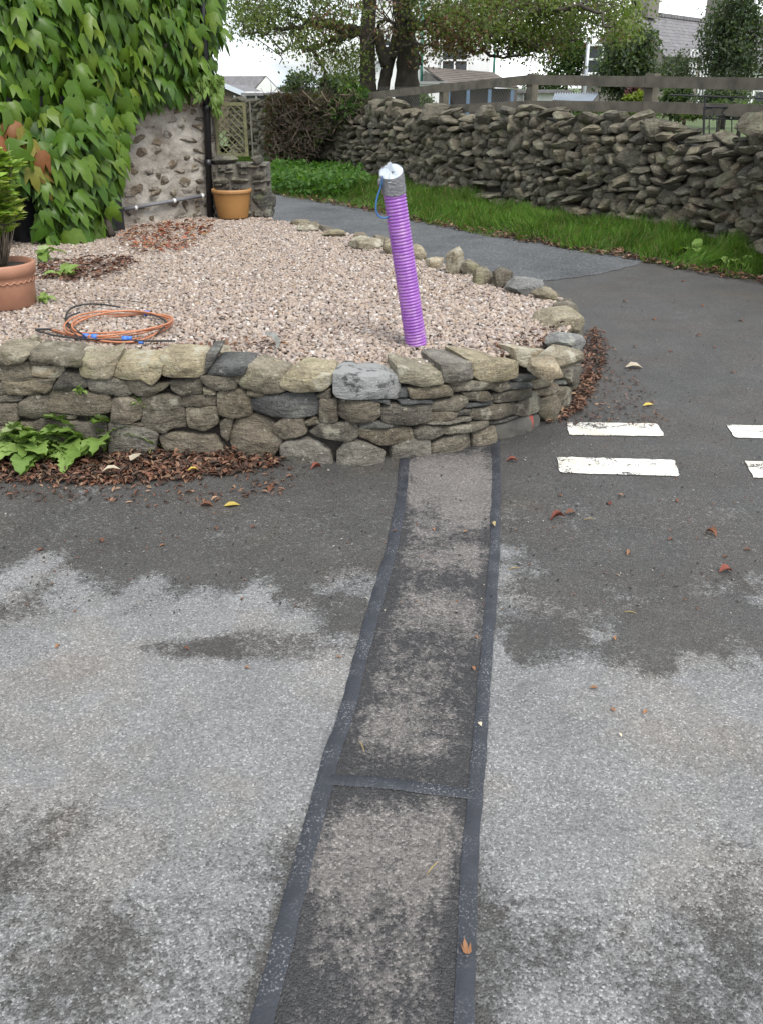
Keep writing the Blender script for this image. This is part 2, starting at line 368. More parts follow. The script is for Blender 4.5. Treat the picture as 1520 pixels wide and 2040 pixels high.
m, nt, p, _ = new_mat('bitumen_seal')
c = ramp(nt, noise(nt, 14, 6, 0.7), [(0.3, (0.016, 0.018, 0.023)), (0.7, (0.028, 0.031, 0.039))])
c = mix(nt, math_(nt, 'MULTIPLY', ramp(nt, noise(nt, 170, 3, 0.6), [(0.56, 0.0), (0.64, 1.0)]), ramp(nt, noise(nt, 7, 3, 0.5), [(0.42, 0.0), (0.62, 0.8)])), c, (0.2, 0.2, 0.2))
nt.links.new(c, p.inputs['Base Color']); p.inputs['Roughness'].default_value = 0.55
bump(nt, p, noise(nt, 90, 5, 0.6), 0.003, 0.8)
M_seal = m
def strip(name, path, w, parent, h=0.0042):
    P = resample(smoothpath(path, 200), 130); mb = MB(); n = len(P); t = np.gradient(P, axis=0); t /= np.linalg.norm(t, axis=1)[:, None]
    nn = np.stack([t[:, 1], -t[:, 0]], 1); vs = []
    for q in range(n):
        wl = w / 2 * (1 + 0.16 * (mn.noise(Vector((q * 0.35, w * 9, 3.1)))) + random.uniform(-.04, .04)); wr = w / 2 * (1 + 0.16 * (mn.noise(Vector((q * 0.35, 9, 7.7)))) + random.uniform(-.04, .04))
        hh = h * (0.8 + 0.25 * mn.noise(Vector((q * .25, 1, 1))))
        for o, z in ((-wl, 0.002), (-wl * .93, hh * .8), (0, hh), (wr * .93, hh * .8), (wr, 0.002)):
            vs.append((P[q][0] + nn[q][0] * o, P[q][1] + nn[q][1] * o, z + 0.004))
    fs = [(a * 5 + b, a * 5 + b + 1, a * 5 + b + 6, a * 5 + b + 5) for a in range(n - 1) for b in range(4)]
    return mb.add(vs, fs).build(name, M_seal, parent, smooth=True)
strip('sealing_strip', Lw, 0.045, patch); strip('sealing_strip', Rw, 0.039, patch)
strip('sealing_strip', [gp(*q)[:2] for q in [(652, 1556), (760, 1563), (850, 1574), (940, 1586)]], 0.038, patch, 0.0048)

# give-way dashes, worn paint
m, nt, p, _ = new_mat('worn_road_paint')
w = math_(nt, 'ADD', noise(nt, 7, 7, 0.75, scaled(nt, 0.8, 1.3, 1)), math_(nt, 'MULTIPLY', math_(nt, 'SUBTRACT', noise(nt, 130, 4, 0.7), 0.5), 0.75))
c = ramp(nt, noise(nt, 6, 5, 0.6), [(0.35, (0.56, 0.52, 0.43)), (0.6, (0.76, 0.74, 0.68))])
c = mix(nt, ramp(nt, w, [(0.555, 0.0), (0.585, 1.0)]), c, (0.05, 0.048, 0.045))
nt.links.new(c, p.inputs['Base Color']); p.inputs['Roughness'].default_value = 0.8
bump(nt, p, noise(nt, 200, 4, 0.6), 0.003, 0.7); M_paint = m
for q in ([(1128, 843), (1308, 845), (1322, 870), (1133, 868)], [(1447, 848), (1640, 851), (1668, 877), (1462, 873)],
          [(1108, 912), (1343, 918), (1352, 950), (1114, 943)], [(1483, 920), (1716, 924), (1742, 957), (1500, 953)]):
    P = resample(np.array([gp(*a)[:2] for a in q]), 60, closed=True); P += rng.normal(0, 0.002, P.shape)
    mb = MB(); n = len(P)
    mb.add([(x, y, 0.004) for x, y in P] + [(x, y, 0.0052) for x, y in P], [(j, (j + 1) % n, n + (j + 1) % n, n + j) for j in range(n)] + [tuple(range(n, 2 * n))])
    mb.build('road_marking_dash', M_paint, road)

# grass verge bank between lane edge and far wall
vedge_px = [(380, 362), (470, 374), (545, 387), (640, 402), (760, 425), (900, 455), (1000, 474), (1150, 498), (1280, 518), (1400, 540), (1520, 562), (1700, 600)]
wall_px = [(455, 315), (500, 321), (560, 330), (620, 338), (700, 352), (800, 372), (950, 402), (1100, 430), (1250, 455), (1400, 483), (1520, 520), (1700, 580)]
VE = resample(smoothpath([gp(*q)[:2] for q in vedge_px], 200), 120); FW = resample(smoothpath([gp(q[0], q[1], 0.1)[:2] for q in wall_px], 200), 120)
VE = VE + np.stack([vnoise(np.arange(120) * .5, np.zeros(120), 4) - .5] * 2, 1) * 0.18
nr = 10; vs = []; 
def verge_z(u, a): return 0.006 + 0.13 * u ** 0.8 + 0.03 * (vnoise(np.array([a * .4]), np.array([u * 3]), 8)[0] - .5) * min(1, u * 4)
for a in range(120):
    for b in range(nr):
        u = b / (nr - 1); q = VE[a] * (1 - u) + (FW[a] + np.array([0.15, 0.25])) * u; vs.append((q[0], q[1], verge_z(u, a)))
M_verge = simple('verge_soil', (0.055, 0.055, 0.025), 0.95, 0.5, 6, 0.02, 30)
mb = MB(); mb.add(vs, [(a * nr + b, a * nr + b + 1, (a + 1) * nr + b + 1, (a + 1) * nr + b) for a in range(119) for b in range(nr - 1)])
verge = tag(mb.build('verge', M_verge, smooth=True), kind='structure')
# garden soil and lawn beyond the far wall
mb = MB(); q = [(x + .5, y + .6) for x, y in FW[::6]]; back = [(40, 12), (60, 90), (-30, 90), (-20, 30)]
mb.add([(x, y, 0.3) for x, y in q] + [(x, y, 0.3) for x, y in back], [tuple(range(len(q) + 4))]); tag(mb.build('lawn', M_field), kind='structure')

# ================================================================== RAISED BED AND ITS FRONT WALL
GZ = 0.42
base_px = [(0, 905), (230, 905), (461, 905), (605, 919), (711, 924), (792, 912), (874, 902), (950, 888), (1033, 862), (1094, 834), (1135, 800)]
CB = [np.array([-4.2, 3.95]), np.array([-3.0, 3.9])] + [gp(*q)[:2] for q in base_px] + [np.array(q) for q in ((1.16, 4.95), (1.175, 5.25), (1.08, 5.6), (0.85, 6.0), (0.58, 6.4), (0.32, 6.9), (0.06, 7.5), (-0.33, 8.1), (-0.72, 8.6), (-1.02, 8.85))]
CURVE = resample(smoothpath(CB, 800), 1400); SL = np.r_[0, np.cumsum(np.linalg.norm(np.diff(CURVE, axis=0), axis=1))]
tg = np.gradient(CURVE, axis=0); tg /= np.linalg.norm(tg, axis=1)[:, None]; NRM = np.stack([tg[:, 1], -tg[:, 0]], 1)
def cpt(s):
    return np.array([np.interp(s, SL, CURVE[:, 0]), np.interp(s, SL, CURVE[:, 1])]), np.array([np.interp(s, SL, NRM[:, 0]), np.interp(s, SL, NRM[:, 1])])
zs = np.linspace(-0.05, 0.6, 131); front = CURVE[:, 1] < 5.3
Ci = np.where(front)[0][::2]
GX, GZz = np.meshgrid(Ci, zs); PP = np.stack([CURVE[GX, 0], CURVE[GX, 1], GZz], 2); PX, PY = proj(PP)
def onwall(x, y):
    k = np.argmin((PX - x) ** 2 + (PY - y) ** 2); a, b = np.unravel_index(k, PX.shape); return SL[GX[a, b]], GZz[a, b]

TINTS = [(0.0, (0.58, 0.60, 0.63)), (0.18, (1.05, 1.0, 0.9)), (0.35, (0.72, 0.70, 0.66)), (0.5, (1.3, 1.22, 1.02)), (0.66, (0.85, 0.87, 0.86)), (0.82, (1.15, 1.02, 0.86)), (1.0, (0.95, 0.93, 0.9))]
M_stone = stone_mat('bed_wall_stone', [(0.096, 0.084, 0.067), (0.18, 0.160, 0.128), (0.285, 0.256, 0.208)], TINTS, (0.36, 0.335, 0.26), 0.63, 7, moss=(0.115, 0.105, 0.06))
M_cope = stone_mat('bed_coping_stone', [(0.19, 0.167, 0.122), (0.315, 0.281, 0.21), (0.46, 0.42, 0.33)], TINTS, (0.5, 0.47, 0.37), 0.6, 8, moss=(0.20, 0.19, 0.085))
M_pale = stone_mat('pale_sandstone', [(0.13, 0.12, 0.098), (0.20, 0.183, 0.15), (0.29, 0.268, 0.225)], [(0, 1.0), (1, 0.95)], (0.48, 0.45, 0.38), 0.66, 8)
M_slate = stone_mat('blue_grey_stone', [(0.065, 0.068, 0.07), (0.118, 0.122, 0.123), (0.20, 0.20, 0.19)], TINTS, (0.3, 0.31, 0.27), 0.66, 9)
M_white = stone_mat('white_crusted_stone', [(0.05, 0.05, 0.05), (0.12, 0.12, 0.115), (0.22, 0.22, 0.21)], [(0, 1.0), (1, 1.0)], (0.40, 0.40, 0.385), 0.52, 15)
# stone with the surveyor's red paint mark
M_redmark, nt, p, _ = new_mat('stone_with_red_paint_mark')
c = ramp(nt, noise(nt, 8, 8, .65), [(0.3, (0.06, 0.057, 0.05)), (0.7, (0.14, 0.13, 0.11))])
mk = gp(1055, 842, 0.0); mk = np.array([*cpt(onwall(1056, 840)[0])[0], onwall(1056, 840)[1]])
dm = nd(nt, 'ShaderNodeVectorMath', {0: scaled(nt, 1.5, 1.0, 0.62), 1: (mk[0] * 1.5, mk[1], mk[2] * 0.62)}, operation='DISTANCE').outputs['Value']
dm = math_(nt, 'ADD', dm, math_(nt, 'MULTIPLY', math_(nt, 'SUBTRACT', noise(nt, 45, 5, .7), .5), 0.05))
c = mix(nt, ramp(nt, dm, [(0.024, 0.85), (0.034, 0.0)]), c, (0.42, 0.06, 0.04)); nt.links.new(c, p.inputs['Base Color']); p.inputs['Roughness'].default_value = .85
bump(nt, p, noise(nt, 24, 8, .65), .01, .9)
SM = {'s': M_stone, 'c': M_cope, 'p': M_pale, 'b': M_slate, 'w': M_white, 'r': M_redmark}

Z4 = lambda x, y: (x * 620 / 1520, 560 + y * 620 / 1520)
Z5 = lambda x, y: (560 + x * 620 / 1520, 560 + y * 620 / 1520)
bed_wall = empty('stone_wall', (0, 3.85, 0), 'low curved dry stone retaining wall holding up the gravel bed', 'wall')
def hero(poly, fn, mk_, depth=0.2, out=0.0, tilt=0.0, rise=0.0, cope=False):
    W2 = np.array([onwall(*fn(x, y)) for x, y in poly])
    for _ in range(1):                                    # one corner-cutting pass rounds the outline
        a = W2; b = np.roll(W2, -1, 0); W2 = np.stack([a * .92 + b * .08, a * .08 + b * .92], 1).reshape(-1, 2)
    W2[:, 1] = np.where(W2[:, 1] < .035, -.03, W2[:, 1])
    if cope:                      # copings stand proud of the gravel
        zt = W2[:, 1].max(); zb = W2[:, 1].min()
        if zt < GZ + .03 and zb > .2: W2[:, 1] += (GZ + .03 - zt) * ((W2[:, 1] - zb) / (zt - zb))
    n = 36; O = resample(W2, n, True); c = O.mean(0); sd = random.random() * 90
    rad = np.linalg.norm(O - c, axis=1).mean(); wob = np.array([mn.noise(Vector((math.cos(k_ / n * 6.283) * 2.2, math.sin(k_ / n * 6.283) * 2.2, sd))) for k_ in range(n)])
    O = c + (O - c) * (1 + 0.03 * wob[:, None]) * (1 + 0.008 / max(rad, .03))
    ts, tz = random.uniform(-.08, .08), random.uniform(-.10, .06) - tilt
    b0 = 0.012 * min(1, rad / .06); rings = [(0.86, -depth), (0.97, -depth * .6), (1.0, -depth * .3), (1.0, -0.03), (1.0, -b0 * .35), (0.975, 0.003), (0.91, 0.007), (0.8, .009), (0.68, .011), (0.55, 0.012), (0.41, .013), (0.27, 0.014), (0.13, 0.015)]
    pl_ = [(random.uniform(0, 6.283), random.uniform(.04, .26), random.uniform(.0, .008)) for _ in range(5)]
    vs = []
    for (sc, ot) in rings:
        for k_ in range(n):
            s_, z_ = c + (O[k_] - c) * sc
            q = Vector((s_ * 9, z_ * 9, sd + ot * 6)); q2 = Vector((s_ * 26, z_ * 26, sd + 5 + ot * 20))
            facet = max(-.016, min(0.016, min(of_ + .014 - sl_ * ((s_ - c[0]) * math.cos(an_) + (z_ - c[1]) * math.sin(an_)) for an_, sl_, of_ in pl_))) * min(1, rad / .07) + mn.noise(q) * .008
            o_ = ot + out + (facet + mn.noise(q2) * 0.007) * (1 if ot > -.04 else .3) + ((s_ - c[0]) * ts + (z_ - c[1]) * tz) * (1 if ot > -.04 else .2)
            if rise and ot < -.02: z_ += rise * (-ot / depth)
            z_ += mn.noise(Vector((s_ * 12, ot * 16, sd))) * 0.006
            P_, N_ = cpt(s_); vs.append((P_[0] + N_[0] * o_, P_[1] + N_[1] * o_, z_))
    fs = [(a * n + b, a * n + (b + 1) % n, (a + 1) * n + (b + 1) % n, (a + 1) * n + b) for a in range(len(rings) - 1) for b in range(n)] + [tuple(range((len(rings) - 1) * n, len(rings) * n)), tuple(reversed(range(n)))]
    mb = MB().add(vs, fs); o = mb.build('stone', SM[mk_], bed_wall, smooth=True)
    o.data.set_sharp_from_angle(angle=R(24)); return o
cope4 = [('c', [(0, 335), (110, 345), (152, 352), (105, 398), (0, 402), (-30, 370)]), ('s', [(158, 343), (395, 364), (395, 405), (280, 408), (160, 378)]),
         ('c', [(398, 375), (440, 388), (545, 385), (578, 362), (545, 462), (480, 468), (400, 450)]), ('c', [(545, 392), (660, 388), (797, 392), (790, 450), (745, 500), (700, 472), (600, 472), (545, 455)]),
         ('c', [(800, 368), (1005, 382), (1010, 440), (960, 466), (800, 456)]), ('b', [(1015, 350), (1062, 345), (1046, 405), (1015, 432)]),
         ('b', [(1020, 440), (1062, 402), (1205, 405), (1195, 446), (1100, 456), (1020, 456)]), ('c', [(1185, 485), (1222, 440), (1380, 478), (1392, 535), (1330, 548), (1190, 522)])]
body4 = [('s', [(0, 408), (150, 402), (163, 482), (100, 490), (0, 472)]), ('s', [(155, 380), (235, 392), (235, 414), (160, 407)]), ('c', [(160, 420), (300, 418), (310, 447), (280, 470), (165, 466)]),
         ('s', [(268, 512), (330, 440), (430, 455), (446, 500), (380, 527), (275, 527)]), ('s', [(448, 470), (540, 464), (635, 490), (637, 547), (600, 562), (450, 527)]),
         ('s', [(640, 480), (700, 476), (750, 502), (835, 492), (800, 527), (740, 556), (680, 556), (640, 532)]), ('s', [(842, 490), (985, 470), (990, 545), (900, 553), (845, 532)]),
         ('s', [(995, 465), (1147, 461), (1150, 520), (1050, 523), (998, 492)]), ('s', [(1152, 455), (1185, 450), (1185, 497), (1155, 499)]), ('c', [(1000, 518), (1055, 526), (1050, 556), (1000, 549)]),
         ('s', [(8, 482), (100, 494), (165, 486), (250, 510), (232, 541), (130, 551), (50, 546)]), ('s', [(-40, 480), (5, 490), (40, 548), (-40, 556)]), ('s', [(172, 476), (262, 480), (256, 507), (180, 501)]),
         ('s', [(-40, 560), (105, 560), (96, 586), (-40, 592)]), ('s', [(95, 600), (150, 560), (236, 560), (241, 641), (170, 671), (100, 651)]), ('s', [(245, 528), (400, 538), (510, 543), (536, 600), (531, 642), (400, 651), (245, 632)]),
         ('s', [(545, 580), (600, 568), (690, 600), (690, 662), (640, 687), (550, 677)]), ('s', [(695, 572), (800, 557), (880, 570), (911, 650), (907, 711), (830, 717), (800, 741), (710, 722), (695, 650)]),
         ('s', [(885, 560), (1050, 558), (1056, 606), (980, 613), (890, 611)]), ('s', [(915, 625), (1060, 616), (1071, 691), (1000, 721), (920, 707)]), ('s', [(1060, 545), (1180, 525), (1216, 570), (1221, 647), (1150, 663), (1070, 656)]),
         ('c', [(1215, 540), (1302, 540), (1282, 566), (1220, 559)]), ('b', [(1218, 582), (1300, 560), (1410, 548), (1520, 550), (1553, 580), (1559, 650), (1463, 662), (1350, 656), (1280, 641), (1236, 622)]),
         ('s', [(-40, 600), (90, 600), (90, 682), (-40, 702)]), ('s', [(178, 692), (210, 676), (376, 690), (371, 770), (180, 770)]), ('s', [(245, 641), (362, 650), (366, 671), (250, 669)]),
         ('p', [(530, 692), (650, 697), (772, 742), (762, 812), (640, 830), (540, 815)]), ('s', [(560, 677), (700, 690), (697, 703), (570, 687)]), ('s', [(775, 762), (850, 742), (1040, 752), (1131, 822), (1100, 848), (1000, 858), (830, 830)]),
         ('s', [(1075, 692), (1110, 668), (1142, 676), (1112, 771), (1080, 741)]), ('s', [(1110, 752), (1150, 682), (1240, 656), (1330, 692), (1379, 792), (1300, 862), (1200, 852), (1130, 812)]),
         ('s', [(1345, 702), (1400, 665), (1480, 665), (1496, 741), (1390, 766), (1350, 732)]), ('s', [(-60, 710), (80, 700), (170, 690), (160, 790), (0, 800), (-60, 800)]), ('s', [(-60, 800), (150, 795), (180, 850), (-60, 870)]), ('s', [(180, 775), (360, 775), (420, 840), (190, 850)]), ('s', [(370, 700), (520, 680), (530, 800), (420, 830), (375, 780)])]
cope5 = [('c', [(22, 484), (60, 452), (250, 470), (257, 500), (200, 531), (90, 536), (22, 512)]), ('w', [(265, 478), (575, 486), (579, 575), (480, 571), (265, 566)]), ('c', [(580, 448), (700, 465), (765, 460), (767, 489), (700, 506), (580, 502)]),
         ('p', [(768, 450), (918, 438), (922, 472), (782, 489)]), ('c', [(920, 437), (1140, 420), (1140, 462), (1060, 481), (985, 499), (940, 482)]), ('c', [(1146, 419), (1305, 398), (1307, 452), (1160, 458)])]
body5 = [('s', [(175, 560), (245, 530), (245, 567), (200, 579)]), ('s', [(195, 592), (215, 580), (271, 582), (266, 681), (200, 683)]), ('s', [(280, 582), (370, 572), (470, 596), (481, 651), (430, 681), (330, 681), (285, 651)]),
         ('b', [(420, 572), (522, 577), (512, 597), (440, 587)]), ('b', [(580, 525), (626, 525), (626, 567), (580, 567)]), ('s', [(629, 520), (800, 502), (831, 537), (831, 556), (720, 567), (631, 569)]),
         ('s', [(484, 610), (720, 597), (723, 672), (640, 692), (500, 697)]), ('b', [(580, 582), (731, 574), (729, 592), (585, 600)]), ('s', [(735, 587), (895, 557), (901, 602), (850, 627), (735, 631)]),
         ('s', [(835, 492), (1026, 487), (1026, 522), (840, 541)]), ('s', [(900, 547), (1000, 533), (1031, 572), (980, 583), (905, 583)]), ('s', [(1030, 492), (1106, 481), (1113, 522), (1060, 536), (1030, 527)]),
         ('b', [(1118, 492), (1201, 488), (1216, 507), (1160, 523), (1118, 521)]), ('b', [(1118, 462), (1241, 452), (1236, 476), (1160, 491), (1118, 486)]), ('s', [(1040, 552), (1211, 514), (1216, 561), (1050, 596)]),
         ('c', [(1225, 492), (1331, 452), (1331, 487), (1240, 526), (1225, 516)]), ('s', [(1230, 537), (1341, 502), (1341, 532), (1260, 561), (1230, 551)]), ('b', [(900, 597), (1031, 577), (1036, 600), (905, 616)]),
         ('s', [(925, 622), (1141, 592), (1146, 641), (1060, 663), (960, 679), (925, 667)]), ('s', [(730, 647), (780, 633), (846, 642), (841, 667), (780, 681), (730, 677)]), ('s', [(848, 637), (916, 627), (916, 652), (860, 661)]),
         ('s', [(685, 687), (916, 660), (911, 677), (700, 699)]), ('b', [(380, 702), (440, 686), (490, 692), (592, 702), (562, 713), (400, 723)]), ('s', [(130, 742), (200, 692), (371, 687), (371, 762), (330, 781), (180, 762)]),
         ('s', [(375, 722), (480, 717), (641, 717), (641, 767), (560, 791), (480, 799), (430, 777), (375, 762)]), ('s', [(655, 732), (690, 705), (779, 705), (776, 742), (720, 767), (660, 763)]), ('s', [(785, 707), (996, 682), (996, 707), (880, 737), (790, 741)]),
         ('b', [(1000, 692), (1141, 657), (1136, 672), (1040, 699)]), ('s', [(1145, 612), (1211, 547), (1256, 562), (1261, 622), (1190, 661), (1145, 647)]), ('r', [(1055, 705), (1200, 662), (1268, 652), (1258, 690), (1160, 752), (1065, 765)]),
         ('s', [(120, 692), (170, 667), (191, 692), (140, 707)]), ('p', [(8, 802), (40, 777), (130, 774), (236, 827), (241, 880), (110, 892), (12, 880)]), ('p', [(275, 837), (330, 787), (410, 797), (506, 832), (481, 872), (370, 899), (280, 890)]),
         ('p', [(540, 802), (640, 772), (716, 772), (716, 830), (600, 866), (550, 862)]), ('s', [(730, 802), (800, 762), (916, 737), (936, 795), (800, 840), (745, 845)]), ('s', [(935, 742), (1036, 707), (1049, 750), (955, 818), (940, 800)]),
         ('s', [(1255, 592), (1321, 542), (1346, 612), (1311, 678), (1265, 655)]), ('s', [(1345, 522), (1411, 517), (1406, 597), (1360, 648), (1340, 602)]), ('s', [(1335, 425), (1440, 372), (1455, 345), (1450, 378), (1380, 462), (1340, 482)]),
         ('b', [(1340, 492), (1396, 457), (1401, 477), (1355, 517)]), ('s', [(1400, 432), (1464, 380), (1458, 442), (1412, 510), (1397, 482)])]
for k_, P_ in cope4: hero(P_, Z4, k_, 0.17, 0.012, rise=random.uniform(0.0, .03), cope=True)
for k_, P_ in cope5: hero(P_, Z5, k_, 0.19 if P_[0][0] < 700 else (.25 if P_[0][0] < 1100 else .15), 0.014, rise=random.uniform(.0, .015), cope=True)
for k_, P_ in body4: hero(P_, Z4, k_, 0.2, random.uniform(-.012, .008))
for k_, P_ in body5: hero(P_, Z5, k_, 0.2, random.uniform(-.012, .008))

# shared rough rocks
def rock_mesh(name, m, seed, p=3.2, n=4, nz=0.16, cut=(.66, .92)):
    rs = random.Random(seed); vs = []; idx = {}; fs = []
    def vid(q):
        key = tuple(round(a, 4) for a in q)
        if key not in idx: idx[key] = len(vs); vs.append(q)
        return idx[key]
    for ax in range(3):
        for sg in (-1, 1):
            for a in range(n):
                for b in range(n):
                    f = []
                    for da, db in ((0, 0), (1, 0), (1, 1), (0, 1)):
                        q = [0, 0, 0]; q[ax] = sg; q[(ax + 1) % 3] = -1 + 2 * (a + da) / n; q[(ax + 2) % 3] = -1 + 2 * (b + db) / n; f.append(vid(tuple(q)))
                    fs.append(f if sg > 0 else f[::-1])
    planes = [(Vector((rs.gauss(0, 1), rs.gauss(0, 1), rs.gauss(0, 1))).normalized(), rs.uniform(*cut)) for _ in range(14)]
    out = []
    for q in vs:
        v = Vector(q); l = sum(abs(a) ** p for a in v) ** (1 / p); v = v / l
        v *= 1 + nz * mn.noise(v * 1.3 + Vector((seed * 3.1, 0, 0))) + nz * .5 * mn.noise(v * 3 + Vector((0, seed * 1.7, 0)))
        for nn_, d_ in planes:
            e = v.dot(nn_) - d_
            if e > 0: v -= nn_ * e * .95
        out.append(v * 0.5)
    me = bpy.data.meshes.new(name); me.from_pydata(out, [], fs); me.materials.append(m)
    me.polygons.foreach_set('use_smooth', [True] * len(fs)); me.set_sharp_from_angle(angle=R(18)); me.update(); return me
copeR = [rock_mesh('coping_rock', M_cope, 100 + k_, 3, 7) for k_ in range(5)]; bodyR = [rock_mesh('wall_rock', M_stone, 120 + k_, 3.4, 5) for k_ in range(6)]
paleR = rock_mesh('pale_rock', M_pale, 141, 2.4, 7); M_gb = stone_mat('grey_boulder', [(0.15, 0.15, 0.14), (0.23, 0.23, 0.215), (0.31, 0.305, 0.285)], [(0, .95), (1, 1.05)], (0.36, 0.36, 0.3), .66, 9); greyR = rock_mesh('grey_rock', M_gb, 142, 2.3, 8, .1)
# far-side coping, each stone where the photo shows it: x, y of its middle, width, height in pixels
far_cope = [(612, 452, 44, 12, 0), (668, 463, 48, 14, 1), (728, 482, 64, 18, 2), (772, 490, 20, 26, 1), (832, 502, 30, 26, 0), (864, 521, 38, 22, 3), (904, 521, 40, 50, 4), (937, 534, 40, 26, 2), (961, 549, 40, 30, 0), (1000, 552, 42, 40, -2), (1046, 567, 78, 34, -1), (1088, 584, 52, 22, 1)]
for x, y, w_, h_, kk in far_cope:
    g = gp(x, y + h_ * .4, GZ + .01); sc = FPX / (g[1] * math.cos(TH) + (EYE - GZ) * math.sin(TH))
    place('stone', copeR[kk] if kk >= 0 else (greyR if kk == -1 else bodyR[0]), bed_wall, (g[0], g[1] + .03, GZ + h_ / sc * .32), (random.uniform(-.2, .2), random.uniform(-.2, .2), random.uniform(-.4, .4)), (w_ / sc * 1.12, max(.1, w_ / sc * .8), h_ / sc * 1.45))
g = gp(1112, 625, GZ + .03); place('stone', copeR[2], bed_wall, (g[0], g[1], GZ - .01), (0.05, -.04, 1.15), (0.40, 0.28, 0.16))
g = gp(1128, 672, GZ + .02); place('stone', greyR, bed_wall, (g[0] - .01, g[1], GZ + .0), (0, 0.1, .5), (0.22, 0.18, 0.12))
for x, y, w_ in ((505, 718, .07), (556, 722, .08), (445, 700, .10), (75, 676, .09), (640, 738, .07)):
    g = gp(x, y, GZ + .01); place('stone', random.choice(copeR), bed_wall, (g[0], g[1], GZ + .0), (random.random(), random.random(), random.random() * 3), (w_ * 1.3, w_, w_ * .8))
for x, y, rz, d3, me_ in ((1110, 698, .75, (.30, .2, .12), copeR[1]), (1085, 716, .5, (.2, .22, .10), copeR[3])):
    g = gp(x, y, GZ + .03); place('stone', me_, bed_wall, (g[0], g[1] + .02, GZ - .012), (.03, -.05, rz), d3)
# the unseen flank along the lane and beyond the frame's left
def flank(s0, s1, z1=0.36):
    s_ = s0
    while s_ < s1:
        L_ = random.uniform(.14, .32); z_ = -.02
        while z_ < z1:
            h_ = random.uniform(.09, .15); P_, N_ = cpt(s_ + L_ / 2)
            place('stone', random.choice(bodyR), bed_wall, (P_[0] - N_[0] * .08, P_[1] - N_[1] * .08, z_ + h_ / 2), (random.uniform(-.1, .1), random.uniform(-.1, .1), math.atan2(N_[1], N_[0]) + math.pi / 2), (L_ * 1.05, .2, h_ * 1.08)); z_ += h_
        s_ += L_
s_end = SL[np.where(CURVE[:, 1] > 4.72)[0][0]] if True else 0
flank(s_end + .0, SL[-1]); flank(SL[np.argmin(np.abs(CURVE[:, 0] + 3.6))], SL[np.argmin(np.abs(CURVE[:, 0] + 1.98))], .40)
# earth core behind the stones
M_core = simple('wall_earth_fill', (0.035, 0.03, 0.024), 0.95, 0.4, 14, 0.02, 40)
ix = np.linspace(0, len(CURVE) - 1, 160).astype(int); vs = []
for a in ix:
    P_, N_ = CURVE[a], NRM[a]
    for o_, z_ in ((-.035, -.02), (-.035, GZ - .11), (-.1, GZ - .07), (-.3, GZ - .07)): vs.append((P_[0] + N_[0] * o_, P_[1] + N_[1] * o_, z_))
MB().add(vs, [(a * 4 + b, a * 4 + b + 1, a * 4 + b + 5, a * 4 + b + 4) for a in range(159) for b in range(3)]).build('earth_fill', M_core, bed_wall)

# gravel bed: soil sheet + pebbles
inner = np.array([CURVE[a] - NRM[a] * .05 for a in ix if CURVE[a][0] > -3.9]); bed = np.vstack([inner, [[-1.15, 9.3], [-2.0, 9.3], [-2.6, 8.7], [-3.9, 7.0]]])
def gz(x, y): return GZ - .012 + 0.022 * (fbm(np.asarray(x) * 1.3, np.asarray(y) * 1.3, 3, 41) - .5) * 2
M_gsoil = simple('gravel_base', (0.17, 0.135, 0.11), 0.95, 0.5, 60, 0.01, 80)
MB().add([(x, y, GZ - .035) for x, y in bed], [tuple(range(len(bed)))]).build('gravel_bed', M_gsoil)['kind'] = 'structure'
m, nt, p, _ = new_mat('river_pebble')
c = ramp(nt, rnd(nt), [(0.0, (0.12, 0.092, 0.075)), (0.12, (0.26, 0.20, 0.16)), (0.3, (0.35, 0.268, 0.205)), (0.45, (0.25, 0.205, 0.175)), (0.6, (0.40, 0.318, 0.258)), (0.72, (0.20, 0.165, 0.148)), (0.82, (0.42, 0.37, 0.32)), (0.9, (0.31, 0.215, 0.135)), (0.96, (0.55, 0.51, 0.47)), (1.0, (0.15, 0.10, 0.075))])
c = mix(nt, 0.5, c, ramp(nt, noise(nt, 120, 4, .6), [(0.3, .55), (0.7, 1.25)]), 'MULTIPLY')
nt.links.new(c, p.inputs['Base Color']); p.inputs['Roughness'].default_value = 0.6; M_peb = m
step = 0.0185; gx, gy = np.meshgrid(np.arange(-3.9, 1.25, step), np.arange(3.7, 9.4, step)); pts = np.stack([gx.ravel(), gy.ravel()], 1) + rng.uniform(-.011, .011, (gx.size, 2))
def inside(poly, q):
    c = np.zeros(len(q), bool); j = len(poly) - 1
    for i in range(len(poly)):
        xi, yi = poly[i]; xj, yj = poly[j]
        if yi != yj: c ^= ((yi > q[:, 1]) != (yj > q[:, 1])) & (q[:, 0] < (xj - xi) * (q[:, 1] - yi) / (yj - yi) + xi)
        j = i
    return c
pts = pts[inside(bed, pts)]
spx, spy = proj(np.c_[pts, np.full(len(pts), GZ)]); pts = pts[(spx > -250) & (spx < 1700)]
z_ = gz(pts[:, 0], pts[:, 1]) + rng.uniform(-.005, .008, len(pts))
me = bpy.data.meshes.new('gravel'); me.vertices.add(len(pts)); me.vertices.foreach_set('co', np.c_[pts, z_].astype(np.float32).ravel()); me.update()
gravel = tag(link('gravel', me), 'pinkish beige rounded pebbles covering the raised bed', 'gravel', kind='stuff')
ng = bpy.data.node_groups.new('pebbles', 'GeometryNodeTree'); ng.interface.new_socket('Geometry', in_out='INPUT', socket_type='NodeSocketGeometry'); ng.interface.new_socket('Geometry', in_out='OUTPUT', socket_type='NodeSocketGeometry')
gi = ng.nodes.new('NodeGroupInput'); go = ng.nodes.new('NodeGroupOutput'); ic = ng.nodes.new('GeometryNodeMeshIcoSphere'); ic.inputs['Radius'].default_value = 0.0128; ic.inputs['Subdivisions'].default_value = 2
